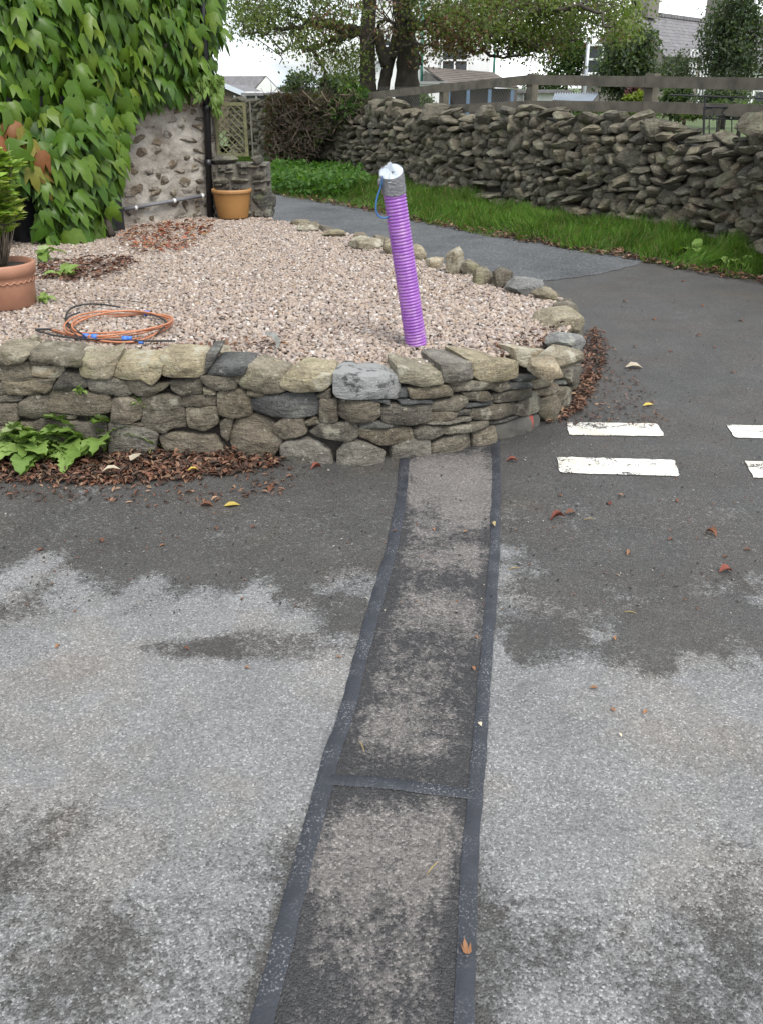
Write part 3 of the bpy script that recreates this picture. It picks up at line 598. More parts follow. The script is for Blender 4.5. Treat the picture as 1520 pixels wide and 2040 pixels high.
ss = ng.nodes.new('GeometryNodeSetShadeSmooth'); sm = ng.nodes.new('GeometryNodeSetMaterial'); sm.inputs['Material'].default_value = M_peb; ip = ng.nodes.new('GeometryNodeInstanceOnPoints')
def rv(lo, hi, sd):
    r = ng.nodes.new('FunctionNodeRandomValue'); r.data_type = 'FLOAT_VECTOR'; r.inputs[0].default_value = lo; r.inputs[1].default_value = hi; r.inputs['Seed'].default_value = sd; return r.outputs[0]
ng.links.new(gi.outputs[0], ip.inputs['Points']); ng.links.new(ic.outputs['Mesh'], ss.inputs[0]); ng.links.new(ss.outputs[0], sm.inputs[0]); ng.links.new(sm.outputs[0], ip.inputs['Instance'])
ng.links.new(rv((-.7, -.7, 0), (.7, .7, 6.3), 3), ip.inputs['Rotation']); ng.links.new(rv((.5, .45, .4), (1.65, 1.3, .95), 7), ip.inputs['Scale']); ng.links.new(ip.outputs[0], go.inputs[0])
md = gravel.modifiers.new('pebbles', 'NODES'); md.node_group = ng
# ================================================================== FAR DRY STONE WALL
FT = [(0.0, (0.62, 0.64, 0.62)), (0.25, (1.1, 1.06, 0.94)), (0.45, (0.75, 0.74, 0.68)), (0.62, (1.5, 1.42, 1.2)), (0.8, (0.85, 0.85, 0.82)), (0.92, (1.25, 1.15, .95)), (1.0, (0.95, 0.8, 0.68))]
M_far = stone_mat('field_stone', [(0.07, 0.062, 0.05), (0.15, 0.135, 0.108), (0.28, 0.256, 0.205)], FT, (0.22, 0.22, 0.15), 0.62, 6, moss=(0.085, 0.092, 0.035), bdist=0.035, bscale=12)
farR = [rock_mesh('field_rock', M_far, 200 + k_, 4.5, 4, .30, cut=(.58, .9)) for k_ in range(10)]
for me_ in farR: me_.polygons.foreach_set('use_smooth', [False] * len(me_.polygons))
far_wall = empty('field_wall', tuple(FW[60]) + (0,), 'long mossy dry stone wall behind the grass verge across the lane', 'wall')
ft = np.gradient(FW, axis=0); fl = np.r_[0, np.cumsum(np.linalg.norm(np.diff(FW, axis=0), axis=1))]; ft /= np.linalg.norm(ft, axis=1)[:, None]; fn_ = np.stack([ft[:, 1], -ft[:, 0]], 1)
def fpt(s): return np.array([np.interp(s, fl, FW[:, 0]), np.interp(s, fl, FW[:, 1])]), np.array([np.interp(s, fl, fn_[:, 0]), np.interp(s, fl, fn_[:, 1])])
FTOP = 1.16; items = []
def ftop(s): return FTOP + .06 * math.sin(s * 1.3) + .05 * math.sin(s * 3.1 + 1) - .035 * float(sstep(2.6, 3.3, np.interp(s, fl, FW[:, 0])))
z_ = 0.0
while z_ < 1.25:
    rh = random.uniform(.08, .135); s_ = random.uniform(-.2, 0)
    while s_ < fl[-1]:
        big = random.random() < .16; L_ = random.uniform(.10, .22) * (1.6 if big else 1); h_ = rh * random.uniform(.95, 1.35) * (1.4 if big else 1); flat_ = random.random() < .13
        if flat_: L_ *= 1.5; h_ *= .6
        zc = z_ + rh / 2 + .045 * math.sin(s_ * 1.9 + z_ * 2) + random.uniform(-.02, .02)
        if zc < ftop(s_):
            P_, N_ = fpt(s_ + L_ / 2); o_ = -.10 + random.uniform(-.03, .035) + (.05 if flat_ else 0) - .10 * (zc / 1.2)
            items.append(((P_[0] + N_[0] * o_, P_[1] + N_[1] * o_, zc), (random.uniform(-.35, .35), random.uniform(-.5, .5) * (.4 if flat_ else 1), math.atan2(N_[1], N_[0]) + math.pi / 2 + random.uniform(-.25, .25)), (L_ * 1.2, random.uniform(.2, .32), h_ * 1.2), random.randrange(10)))
        s_ += L_ * .98
    z_ += rh * .93
s_ = 0
while s_ < fl[-1]:                                         # rough cope, slabs lying and leaning
    L_ = random.uniform(.16, .5); h_ = random.uniform(.09, .2); P_, N_ = fpt(s_ + L_ / 2)
    items.append(((P_[0] - N_[0] * .28, P_[1] - N_[1] * .28, ftop(s_) + h_ * .4), (random.uniform(-.3, .3), random.uniform(-.45, .3), math.atan2(N_[1], N_[0]) + math.pi / 2 + random.uniform(-.4, .4)), (L_ * 1.15, random.uniform(.3, .45), h_), random.randrange(10))); s_ += L_ * .85
for x, y, w_, h_ in ((951, 217, 36, 36), (1478, 250, 46, 40), (1290, 262, 40, 46), (840, 232, 60, 40)):
    j = np.argmin([abs(proj(np.array([q[0], q[1], 1.2]))[0] - x) for q in FW]); P_, N_ = FW[j], fn_[j]; dq = FPX / (P_[1] * math.cos(TH) + .4 * math.sin(TH))
    zz = min(wp(x, y, P_[1] + .15)[2], ftop(fl[j]) + .13); items.append(((P_[0] - N_[0] * .15, P_[1] - N_[1] * .15, zz), (.2, random.uniform(-.3, .3), random.random()), (w_ / dq * 1.25, .3, h_ / dq * 1.25), random.randrange(10)))
def vis(it):
    x, y = proj(np.array(it[0])); P_ = it[0]; dq = FPX / (P_[1] * math.cos(TH) + (EYE - P_[2]) * math.sin(TH)); ok = -10 < x < 1530
    return it[2][0] * it[2][2] * dq * dq * (1 if ok else 0.001) * (0.2 if P_[2] < .12 else 1)
items.sort(key=vis, reverse=True)
for l_, r_, s3, k_ in items[:300]: place('stone', farR[k_], far_wall, l_, r_, s3)
rest = items[300:]; TV, TF = [], []
for l_, r_, s3, k_ in rest:
    me = farR[k_]; co = np.array([v.co[:] for v in me.vertices]) * np.array(s3); Rm = np.array(Euler(r_).to_matrix()); b_ = sum(len(t) for t in TV)
    TV.append(co @ Rm.T + np.array(l_)); TF.append(np.array([p_.vertices[:] for p_ in me.polygons]) + b_)
org = np.array(wloc(far_wall)); me = mesh_np('small_stones', np.vstack(TV) - org, np.vstack(TF), M_far); o = link('small_stones', me, far_wall, org); o['kind'] = 'stuff'
vs = []
for a in range(120):
    P_, N_ = FW[a], fn_[a]
    for o_, zz in ((-.14, 0), (-.26, ftop(fl[a]) - .03), (-.5, ftop(fl[a]) - .03), (-.6, 0)): vs.append((P_[0] + N_[0] * o_, P_[1] + N_[1] * o_, zz))
MB().add(vs, [(a * 4 + b, a * 4 + b + 1, a * 4 + b + 5, a * 4 + b + 4) for a in range(119) for b in range(3)]).build('wall_core', M_core, far_wall)

# ================================================================== POST AND RAIL FENCE ABOVE THE WALL
M_wood = simple('weathered_fence_wood', (0.115, 0.10, 0.075), 0.9, 0.4, 5, 0.006, 30, stretch=(1, 1, 1))
fpost = [(620, 194, 232), (752, 186, 236), (882, 165, 240), (1062, 147, 240), (1301, 146, 248), (1545, 150, 262)]
fence = None; tops = []
for x, y0, y1 in fpost:
    j = np.argmin([abs(proj(np.array([q[0] - n_[0] * .5, q[1] - n_[1] * .5, 1.4]))[0] - x) for q, n_ in zip(FW, fn_)]); P_ = FW[j] - fn_[j] * .5; tops.append((P_, wp(x, y0, P_[1])[2], fn_[j]))
fence = empty('rail_fence', (tops[2][0][0], tops[2][0][1], 0.3), 'weathered timber post and rail fence rising above the far stone wall', 'fence')
for P_, zt, N_ in tops:
    mb = MB(); mb.box((P_[0], P_[1], (zt + .2) / 2), (.13, .10, zt - .2), math.atan2(N_[1], N_[0]) + math.pi / 2); mb.build('post', M_wood, fence)
rail_t = [(620, 205), (752, 190), (882, 176), (1062, 159), (1301, 163), (1545, 168)]; rail_b = [(620, 226), (752, 222), (882, 218), (1062, 210), (1301, 213), (1545, 222)]
for rl in (rail_t, rail_b):
    for a in range(5):
        e = []
        for k_ in (a, a + 1):
            P_, zt, N_ = tops[k_]; q = wp(rl[k_][0], rl[k_][1], P_[1] - .06); e.append(Vector((P_[0] + N_[0] * .075, P_[1] + N_[1] * .075, q[2])))
        d_ = (e[1] - e[0]).normalized(); mb = MB(); mb.bar(e[0] - d_ * .02, e[1] - d_ * .025, .115, .04); mb.build('rail', M_wood, fence)
# wire netting on the left bays
M_wire = simple('galvanised_wire', (0.2, 0.2, 0.2), 0.5, 0.1, 5, metal=.6); mb = MB()
for a in (1, 2):
    P0, z0, N0 = tops[a]; P1, z1, N1 = tops[a + 1]; n_ = 34
    for k_ in range(-8, n_):
        for sg in (0, 1):
            u0, u1 = k_ / n_, (k_ + 8) / n_; 
            if sg: u0, u1 = u1, u0
            zA, zB = 1.12, 1.12 + .46
            if min(u0, u1) < 0 or max(u0, u1) > 1: continue
            a_ = P0 * (1 - u0) + P1 * u0 - N0 * .04; b_ = P0 * (1 - u1) + P1 * u1 - N0 * .04; mb.tube([(a_[0], a_[1], zA), (b_[0], b_[1], zB)], .0016, 3, False)
mb.build('wire_netting', M_wire, fence)

# ================================================================== HOUSE CORNER AT THE LEFT
HA = gp(415, 430, GZ); HB = gp(250, 449, GZ); hd = (HA - HB)[:2]; hd /= np.linalg.norm(hd); hn = np.array([hd[1], -hd[0]])
def hpt(s, o, z): return (HA[0] - hd[0] * s + hn[0] * o, HA[1] - hd[1] * s + hn[1] * o, z)     # s metres left of the corner, o metres out from the wall
def hhit(x, y, o):
    r_ = ray(x, y); c0 = np.array(hpt(0, o, 0)); t_ = (c0[:2] @ hn) / (r_[:2] @ hn); P_ = np.array([0, 0, EYE]) + r_ * t_; return P_
hang = math.atan2(hd[1], hd[0])
house = empty('stone_house', hpt(1.5, -.25, 0), 'old rubble stone house corner with pale mortar, partly hidden by green creeper', 'house')
m, nt, p, _ = new_mat('rubble_mortar')
c = ramp(nt, noise(nt, 3.5, 8, .65), [(0.25, (0.16, 0.135, 0.105)), (0.45, (0.27, 0.24, 0.20)), (0.6, (0.36, 0.33, 0.285)), (0.75, (0.42, 0.40, 0.37))])
c = mix(nt, ramp(nt, noise(nt, 11, 7, .7), [(0.55, 0.0), (0.68, .7)]), c, (0.15, 0.115, 0.08)); nt.links.new(c, p.inputs['Base Color']); p.inputs['Roughness'].default_value = .95
bump(nt, p, math_(nt, 'ADD', noise(nt, 9, 8, .65), math_(nt, 'MULTIPLY', noise(nt, 60, 4, .6), .3)), .03, .9); M_mortar = m
c0 = hpt(2.89, -.27, 2.6); MB().box(c0, (6.22, .46, 5.2), hang).build('wall_core', M_mortar, house)
vs = []; nu, nv = 90, 110
for j in range(nv):
    for i in range(nu):
        s_ = -.22 + 1.9 * i / (nu - 1); zz = GZ - .1 + 2.0 * j / (nv - 1); vs.append(hpt(s_, -.018 + .016 * mn.noise(Vector((s_ * 9, zz * 9, 1))) + .012 * mn.noise(Vector((s_ * 22, zz * 22, 5))), zz))
MB().add(vs, [(j * nu + i, j * nu + i + 1, (j + 1) * nu + i + 1, (j + 1) * nu + i) for j in range(nv - 1) for i in range(nu - 1)]).build('wall', M_mortar, house, True)
M_rub = stone_mat('rubble_stone', [(0.11, 0.092, 0.07), (0.20, 0.17, 0.13), (0.30, 0.265, 0.215)], [(0.0, (0.42, 0.44, 0.47)), (0.25, (1.15, 1.0, .82)), (0.5, (.85, .8, .75)), (0.75, (1.2, 1.1, .95)), (1.0, (.6, .62, .66))], (0.34, 0.31, 0.27), .56, 10)
rubR = [rock_mesh('rubble_rock', M_rub, 300 + k_, 4.5, 5, .3, cut=(.5, .85)) for k_ in range(8)]
z_ = .38
while z_ < 2.1:
    s_ = random.uniform(-.2, -.1); rh = random.uniform(.06, .11)
    while s_ < 1.35:
        L_ = random.uniform(.06, .2)
        if random.random() < .9: place('stone', rubR[random.randrange(8)], house, hpt(s_ + L_ / 2, random.uniform(-.03, -.012), z_ + random.uniform(-.03, .03)), (random.uniform(-.1, .1), random.uniform(-.5, .5), hang + random.uniform(-.15, .15)), (L_ * random.uniform(.8, 1.15), .055, rh * random.uniform(.7, 1.25)))
        s_ += L_ * random.uniform(1.1, 1.5)
    z_ += rh * 1.05
M_black = simple('black_plastic', (0.012, 0.012, 0.014), 0.4, 0.2, 10)
M_grey = simple('grey_conduit', (0.16, 0.16, 0.17), 0.6, 0.2, 20); M_wplast = simple('white_plastic', (0.7, 0.7, 0.68), 0.5, 0.05, 10)
dp = empty('drainpipe', hpt(-.02, .05, GZ), 'black drainpipe running down the corner of the stone house', 'drainpipe')
b0, t0 = hhit(420, 424, .06), hhit(411, 160, .06); dv = (t0 - b0) / np.linalg.norm(t0 - b0)
MB().tube([b0 - dv * .06, b0 + dv * 3.4], .034, 14).build('pipe', M_black, dp, True)
jq = hhit(416, 325, .06); MB().tube([jq - dv * .035, jq + dv * .035], .042, 14).build('joint_collar', M_black, dp, True)
jq = hhit(413, 215, .06); MB().tube([jq - dv * .03, jq + dv * .03], .042, 14).build('joint_collar', M_black, dp, True)
cd_ = empty('conduit', hhit(330, 402, .02), 'thin grey pipe clipped low along the rubble house wall', 'pipe')
q0, q1 = hhit(247, 417, .025), hhit(409, 389, .025); MB().tube([q0, q1], .017, 10).build('pipe', M_grey, cd_, True)
for x, y in ((271, 414), (348, 400), (404, 390)):
    q = hhit(x, y, .025); dd = (q1 - q0) / np.linalg.norm(q1 - q0); MB().tube([q - dd * .012, q + dd * .012], .0215, 12).build('clip', M_wplast, cd_, True)
cb = empty('black_cabinet', hpt(1.7, .1, GZ), 'black cabinet against the house, almost wholly hidden behind the creeper', 'cabinet')
s0, s1 = 1.08, 2.05; MB().box(hpt((s0 + s1) / 2, .13, GZ + .55), (s1 - s0, .26, 1.1), hang).build('body', M_black, cb)
MB().box(hpt((s0 + s1) / 2, .268, GZ + .53), (s1 - s0 - .1, .015, .95), hang).build('door', M_black, cb)

# creeper on the house
half = [(0.17, -0.12, .0), (0.42, 0.02, -.07), (0.53, 0.80, -.24), (0.23, 0.46, -.03), (0.22, 0.78, -.10)]; mid = [(0, 0, 0.03), (0, .3, .03), (0, .66, -.01), (0, 1.26, -.28)]
IVT = np.array(mid + half + [(-x, y, z) for x, y, z in half]); rt = [(0, 4, 5), (0, 5, 1), (1, 5, 7), (5, 6, 7), (1, 7, 2), (2, 7, 8), (2, 8, 3)]
IVF = np.array(rt + [tuple(reversed([k_ if k_ < 4 else k_ + 5 for k_ in t])) for t in rt]); IVT[:, 1] -= .0
M_ivy = leaf_mat('creeper_leaf', [(0, (0.038, 0.092, 0.009)), (.3, (0.065, 0.13, 0.012)), (.55, (0.098, 0.168, 0.017)), (.8, (0.05, 0.108, 0.012)), (1, (0.15, 0.21, 0.025))], .12, .36)
M_ivyS = leaf_mat('creeper_leaf_inner', None, .1, .45, attr=True)
M_aut = leaf_mat('creeper_leaf_autumn', [(0, (0.19, 0.20, 0.035)), (.4, (0.24, 0.20, 0.045)), (.65, (0.27, 0.13, 0.05)), (.85, (0.14, 0.19, 0.03)), (1, (0.26, 0.08, 0.04))], .25, .5, tcol=(1.3, 1.1, .5))
def ivy_me(m, name, bend):
    T_ = IVT.copy(); T_[:, 2] += bend * (T_[:, 1] ** 2) + .05 * np.sin(T_[:, 0] * 7 + bend * 20); return mesh_np(name, T_, IVF, m, smooth=False)
ivM = [ivy_me(M_ivy, 'creeper_leaf', b_) for b_ in (-.1, 0, .08, -.2)]; auM = [ivy_me(M_aut, 'autumn_leaf', b_) for b_ in (-.1, -.25)]
ivy = empty('creeper', hpt(2, .15, GZ), 'lush green creeper with large pointed leaves covering the house wall', 'creeper')
ivpoly = [(-420, -60), (446, -60), (450, 20), (446, 80), (436, 125), (428, 160), (412, 178), (380, 178), (345, 186), (305, 200), (275, 218), (255, 255), (246, 320), (240, 370), (228, 415), (214, 455), (196, 482), (160, 490), (115, 494), (88, 485), (84, 390), (60, 355), (0, 385), (-60, 470), (-420, 560)]
def ivy_off(x, y): return .10 + .34 * sstep(330, 150, x) * sstep(120, 330, y) + .12 * sstep(450, 250, x)
n3 = np.array([hn[0], hn[1], 0.0])
def ivy_pts(n, back):
    q = in_poly(ivpoly, n); P_ = np.array([hhit(x, y, float(ivy_off(x, y)) - back + random.uniform(-.06, .05)) for x, y in q]); return q, P_
# outer leaves, spaced apart
cand, CP = ivy_pts(4200, 0.0); keepi = []; mind = 16.5
for k_ in range(len(cand)):
    if len(keepi) >= 296: break
    if cand[k_][0] < -25 or cand[k_][1] < -25: continue
    if all((cand[k_][0] - cand[j][0]) ** 2 + (cand[k_][1] - cand[j][1]) ** 2 > mind ** 2 for j in keepi): keepi.append(k_)
q, P_ = cand[keepi], CP[keepi]; N_ = len(q)
tip = np.array([0, 0, -1.0]) + .42 * n3 + np.array([hd[0], hd[1], 0]) * .22 + rng.normal(0, .34, (N_, 3)); nr_ = n3 + np.array([0, 0, .55]) + rng.normal(0, .48, (N_, 3)); FR = frames(tip, nr_)
for k_ in range(N_):
    x, y = q[k_]; au = x < 100 and 240 < y < 400 and random.random() < .34
    s_ = random.choice((random.uniform(.08, .13), random.uniform(.12, .19), random.uniform(.14, .2))) * (1.0 if x < 250 else .86)
    place('leaf', (random.choice(auM) if au else random.choice(ivM)), ivy, P_[k_] + np.array([0, 0, s_ * .45]), Matrix(FR[k_].tolist()), (s_ * random.uniform(.9, 1.15), s_, s_))
q, P_ = ivy_pts(3600, .05); P_ -= n3 * rng.uniform(0, .14, (len(P_), 1)); N_ = len(q)
tip = np.array([0, 0, -1.0]) + .35 * n3 + np.array([hd[0], hd[1], 0]) * .2 + rng.normal(0, .25, (N_, 3)); nr_ = n3 + np.array([0, 0, .5]) + rng.normal(0, .35, (N_, 3))
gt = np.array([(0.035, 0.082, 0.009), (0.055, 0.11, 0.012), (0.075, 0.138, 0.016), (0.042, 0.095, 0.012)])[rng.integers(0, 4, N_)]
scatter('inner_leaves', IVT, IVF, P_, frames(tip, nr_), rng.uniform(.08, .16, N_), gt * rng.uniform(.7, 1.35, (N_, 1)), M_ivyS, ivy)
# sprays hanging over the drainpipe and a woody stem at the foot
N_ = 60; sx = np.r_[rng.uniform(425, 445, 35), rng.uniform(395, 440, 25)]; sy = np.r_[rng.uniform(150, 218, 35), rng.uniform(150, 190, 25)]; P_ = np.array([hhit(a, b, .16) for a, b in zip(sx, sy)])
scatter('hanging_spray', IVT, IVF, P_, frames(np.array([0, 0, -1.0]) + rng.normal(0, .35, (N_, 3)), n3 + rng.normal(0, .5, (N_, 3))), rng.uniform(.05, .10, N_), np.tile((0.12, 0.19, 0.04), (N_, 1)) * rng.uniform(.7, 1.2, (N_, 1)), M_ivyS, ivy)
M_bark = simple('bark', (0.06, 0.05, 0.038), 0.95, 0.45, 9, 0.02, 30)
q0 = gp(224, 470, GZ); MB().tube([q0, q0 + np.array([-.03, .03, .1]), q0 + np.array([-.05, .1, .25]), q0 + np.array([-.1, .2, .6])], [.035, .03, .026, .02], 8).build('woody_stem', M_bark, ivy, True)

# ================================================================== SHORT GARDEN WALL, TRELLIS, FENCE BOARDS
YP = float(HA[1]) - .05; Z7 = lambda x, y: (420 + x * 140 / 892, 140 + y * 320 / 2040)
gw = empty('garden_wall', (wp(480, 430, YP)[0], YP + .15, GZ - .4), 'short mortared stone wall beside the house carrying the trellis', 'wall')
M_gw = stone_mat('garden_wall_stone', [(0.07, 0.066, 0.058), (0.13, 0.122, 0.105), (0.20, 0.19, 0.165)], FT, (0.26, 0.26, 0.19), .62, 8, moss=(0.10, 0.11, 0.045))
gwR = [rock_mesh('garden_rock', M_gw, 400 + k_, 3.2, 4, .22) for k_ in range(6)]
gws = [(20, 1080, 320, 1200), (320, 1170, 465, 1240), (470, 1185, 620, 1255), (530, 1095, 650, 1185), (622, 1185, 705, 1252), (15, 1200, 70, 1330), (75, 1198, 175, 1255), (180, 1190, 310, 1255), (310, 1240, 460, 1320), (510, 1262, 705, 1360), (70, 1260, 175, 1335), (180, 1258, 300, 1330), (15, 1340, 255, 1430), (262, 1335, 515, 1470), (522, 1365, 745, 1482), (20, 1432, 160, 1502), (170, 1432, 260, 1500), (262, 1470, 380, 1530), (385, 1472, 520, 1535), (528, 1485, 640, 1555), (645, 1485, 745, 1560), (525, 1562, 790, 1770), (525, 1775, 650, 1870), (655, 1772, 785, 1870), (15, 1510, 90, 1600), (20, 1602, 85, 1700), (20, 1702, 95, 1805), (100, 1510, 260, 1600), (270, 1540, 400, 1640), (410, 1545, 520, 1660), (400, 1665, 520, 1760), (440, 1765, 525, 1870), (20, 1810, 110, 1880)]
for x0, y0, x1, y1 in gws:
    a, b = wp(*Z7(x0, y0), YP), wp(*Z7(x1, y1), YP); place('stone', random.choice(gwR), gw, ((a[0] + b[0]) / 2, YP + .07 + random.uniform(-.02, .02), (a[2] + b[2]) / 2), (random.uniform(-.08, .08), random.uniform(-.1, .1), random.uniform(-.12, .12)), ((b[0] - a[0]) * 1.22, .26, (a[2] - b[2]) * 1.24))
a, b = wp(*Z7(10, 1200), YP), wp(*Z7(735, 1880), YP); MB().box(((a[0] + b[0]) / 2, YP + .20, a[2] / 2 + .0), (b[0] - a[0], .40, a[2]), 0).build('mortar_core', simple('dark_mortar', (0.13, 0.115, 0.095), .95, .4, 14, .02, 40), gw)
YT = YP + .17; ta, tb = wp(*Z7(38, 408), YT), wp(*Z7(488, 1092), YT)
M_trel = simple('green_stained_timber', (0.13, 0.125, 0.06), .85, .35, 12, .004, 40)
tr = empty('trellis', ((ta[0] + tb[0]) / 2, YT, tb[2]), 'small diagonal lattice trellis panel standing on the garden wall', 'trellis')
fw_ = .028; X0, X1, Z1, Z0 = ta[0], tb[0], ta[2], tb[2]
for c_, d_ in ((((X0 + X1) / 2, YT, Z1 - fw_ / 2), (X1 - X0, .04, fw_)), (((X0 + X1) / 2, YT, Z0 + fw_ / 2), (X1 - X0, .04, fw_)), ((X0 + fw_ / 2, YT, (Z0 + Z1) / 2), (fw_, .038, Z1 - Z0 - 2 * fw_)), ((X1 - fw_ / 2, YT, (Z0 + Z1) / 2), (fw_, .038, Z1 - Z0 - 2 * fw_))): MB().box(c_, d_).build('frame_bar', M_trel, tr)
xi0, xi1, zi0, zi1 = X0 + fw_ * .6, X1 - fw_ * .6, Z0 + fw_ * .6, Z1 - fw_ * .6; wI, hI = xi1 - xi0, zi1 - zi0; pit = .068
for sg in (0, 1):
    c_ = pit * .6
    while c_ < wI + hI - .03:
        a0 = max(0, c_ - hI), min(c_, hI); a1 = min(c_, wI), c_ - min(c_, wI)
        f_ = (lambda u: xi0 + u) if not sg else (lambda u: xi1 - u)
        MB().bar((f_(a0[0]), YT + (.006 if sg else -.006), zi0 + a0[1]), (f_(a1[0]), YT + (.006 if sg else -.006), zi0 + a1[1]), .0225, .008, (0, 1, 0.001)).build('slat', M_trel, tr)
        c_ += pit
for x0, x1, y0, y1 in ((-25, 33, 395, 1110), (492, 547, 398, 1150)):
    a, b = wp(*Z7(x0, y0), YT), wp(*Z7(x1, y1), YT); MB().box(((a[0] + b[0]) / 2, YT + .01, (a[2] + b[2]) / 2 - .03), (b[0] - a[0], .06, a[2] - b[2] + .06)).build('post', simple('trellis_post_wood', (0.13, 0.115, 0.085), .9, .3, 8, .005, 30), tr)
bf = empty('board_fence', (wp(525, 260, 22.5)[0], 22.5, .3), 'upright grey boards of a fence glimpsed behind the trellis post', 'fence')
for k_ in range(9):
    a = wp(500 + k_ * 6.2, 206, 22.5); MB().box((a[0], 22.5, a[2] / 2 + .0), (.076, .02, a[2] - .05)).build('board', M_wood, bf)
MB().box((wp(525, 208, 22.5)[0], 22.46, wp(525, 207, 22.5)[2]), (.75, .05, .06)).build('cap_rail', M_wood, bf)
for k_ in (0, 1):
    MB().box((wp(525, 208, 22.5)[0], 22.53, 1.0 - .4 * k_), (.72, .03, .07)).build('cross_rail', M_wood, bf)

# ================================================================== POTS
def pot(name, label, base, prof, m, soil_z, soil_r):
    t = empty(name, base, label, 'plant pot')
    MB().lathe(prof, 48, base).build('body', m, t, True)
    return t
def clay(name, c0, c1):
    m, nt, p, _ = new_mat(name); c = ramp(nt, noise(nt, 5, 7, .6), [(.3, c0), (.7, c1)]); nt.links.new(c, p.inputs['Base Color']); p.inputs['Roughness'].default_value = .6; bump(nt, p, noise(nt, 50, 4, .6), .002, .5); return m
b_ = gp(466, 433, GZ); sc = FPX / (b_[1] * math.cos(TH) + 1.0 * math.sin(TH)); r0, r1 = 29 / sc, 39 / sc; hp = .27
op = empty('ochre_pot', b_, 'empty ochre glazed round pot standing by the short garden wall', 'plant pot')
prof = [(0.001, .0), (r0, 0), (r0 * 1.02, .01), (r0 * 1.13, hp * .35), (r0 * 1.22, hp * .65), (r1 * .93, hp * .82), (r1 * .945, hp * .845), (r1 * .93, hp * .865), (r1 * 1.0, hp * .885), (r1 * 1.02, hp * .94), (r1 * 1.0, hp), (r1 * .93, hp * 1.005), (r1 * .89, hp * .97), (r1 * .85, hp * .6), (r0 * .9, hp * .12), (0.001, hp * .1)]
MB().lathe(prof[:9], 56, b_).build('body', clay('ochre_glaze', (0.26, 0.125, 0.035), (0.34, 0.17, 0.05)), op, True)
MB().lathe(prof[8:], 56, b_).build('rim', clay('ochre_glaze_rim', (0.30, 0.15, 0.05), (0.38, 0.20, 0.075)), op, True)
b_ = gp(8, 612, GZ) + np.array([0, .05, 0]); sc = FPX / (b_[1] * math.cos(TH) + 1.1 * math.sin(TH)); R0, R1 = 57 / sc, 66 / sc; hp = .255
M_terra = clay('terracotta', (0.27, 0.125, 0.075), (0.40, 0.20, 0.125))
tp = empty('terracotta_pot', b_, 'terracotta pot with scalloped band holding a shrub at the left edge', 'plant pot')
MB().lathe([(0.001, 0), (R0 * .95, 0), (R0, .008), (R1 * .94, hp * .72)], 56, b_).build('body', M_terra, tp, True)
MB().lathe([(R1 * .94, hp * .715), (R1 * 1.0, hp * .73), (R1 * 1.03, hp * .97), (R1 * 1.0, hp), (R1 * .9, hp * .99), (R1 * .87, hp * .88)], 56, b_).build('rim', M_terra, tp, True)
mb = MB()
for k_ in range(30):
    a0 = 2 * math.pi * k_ / 30; mb.tube([(b_[0] + (R1 * .955) * math.cos(a0 + t * .2094), b_[1] + (R1 * .955) * math.sin(a0 + t * .2094), b_[2] + hp * (.64 - .055 * math.sin(t * math.pi))) for t in np.linspace(0, 1, 6)], .004, 5)
mb.build('scallop_band', M_terra, tp, True)
MB().lathe([(0.001, hp * .9), (R1 * .9, hp * .88)], 40, b_).build('soil', M_core, tp)
# shrub in the pot: whorls of narrow leaves on bare twigs
sh = empty('potted_shrub', b_ + np.array([0, 0, hp * .88]), 'small yellow green shrub growing in the terracotta pot', 'shrub')
SLV = np.array([(0, 0, 0), (.24, .5, .03), (0, 1, -.12), (-.24, .5, .03), (0, .5, -.02)]); SLF = np.array([(0, 1, 4), (1, 2, 4), (4, 2, 3), (0, 4, 3)])
mb = MB(); LP, LT, LN, LC = [], [], [], []
for k_ in range(105):
    a0 = random.uniform(0, 6.28); rr = random.uniform(.02, .19) ; hh = random.uniform(.14, .62) * (1 - .2 * rr / .19) + .06
    top = b_ + np.array([rr * math.cos(a0), rr * math.sin(a0), hp * .88 + hh]); st = b_ + np.array([rr * .25 * math.cos(a0), rr * .25 * math.sin(a0), hp * .88]); md_ = (st + top) / 2 + rng.normal(0, .015, 3)
    mb.tube([st, md_, top], [.0035, .0025, .0015], 5)
    for w_ in range(random.randint(2, 4)):
        c_ = top * (1 - w_ * .13) + md_ * (w_ * .13)
        for j in range(9):
            aa = random.uniform(0, 6.28); d_ = np.array([math.cos(aa), math.sin(aa), random.uniform(.2, .8)]); LP.append(c_); LT.append(d_); LN.append(np.array([0, 0, 1]) + rng.normal(0, .3, 3)); LC.append(np.array(random.choice([(0.32, 0.42, 0.08), (0.24, 0.36, 0.06), (0.42, 0.47, 0.13), (0.18, 0.29, 0.055)])))
for k_ in range(16):
    a0 = random.uniform(0, 6.28); st = b_ + np.array([.04 * math.cos(a0), .04 * math.sin(a0), hp * .9]); top = st + np.array([random.uniform(-.08, .14), random.uniform(-.1, .1), random.uniform(.45, .66)]); mb.tube([st, (st + top) / 2 + rng.normal(0, .02, 3), top], [.005, .003, .0015], 5)
mb.build('twigs', simple('dry_twig', (0.17, 0.14, 0.10), .9, .3, 20), sh, True)
M_leafA = leaf_mat('small_leaf', None, .25, .5, attr=True)
scatter('foliage', SLV, SLF, np.array(LP), frames(np.array(LT), np.array(LN)), rng.uniform(.05, .105, len(LP)), np.array(LC), M_leafA, sh)
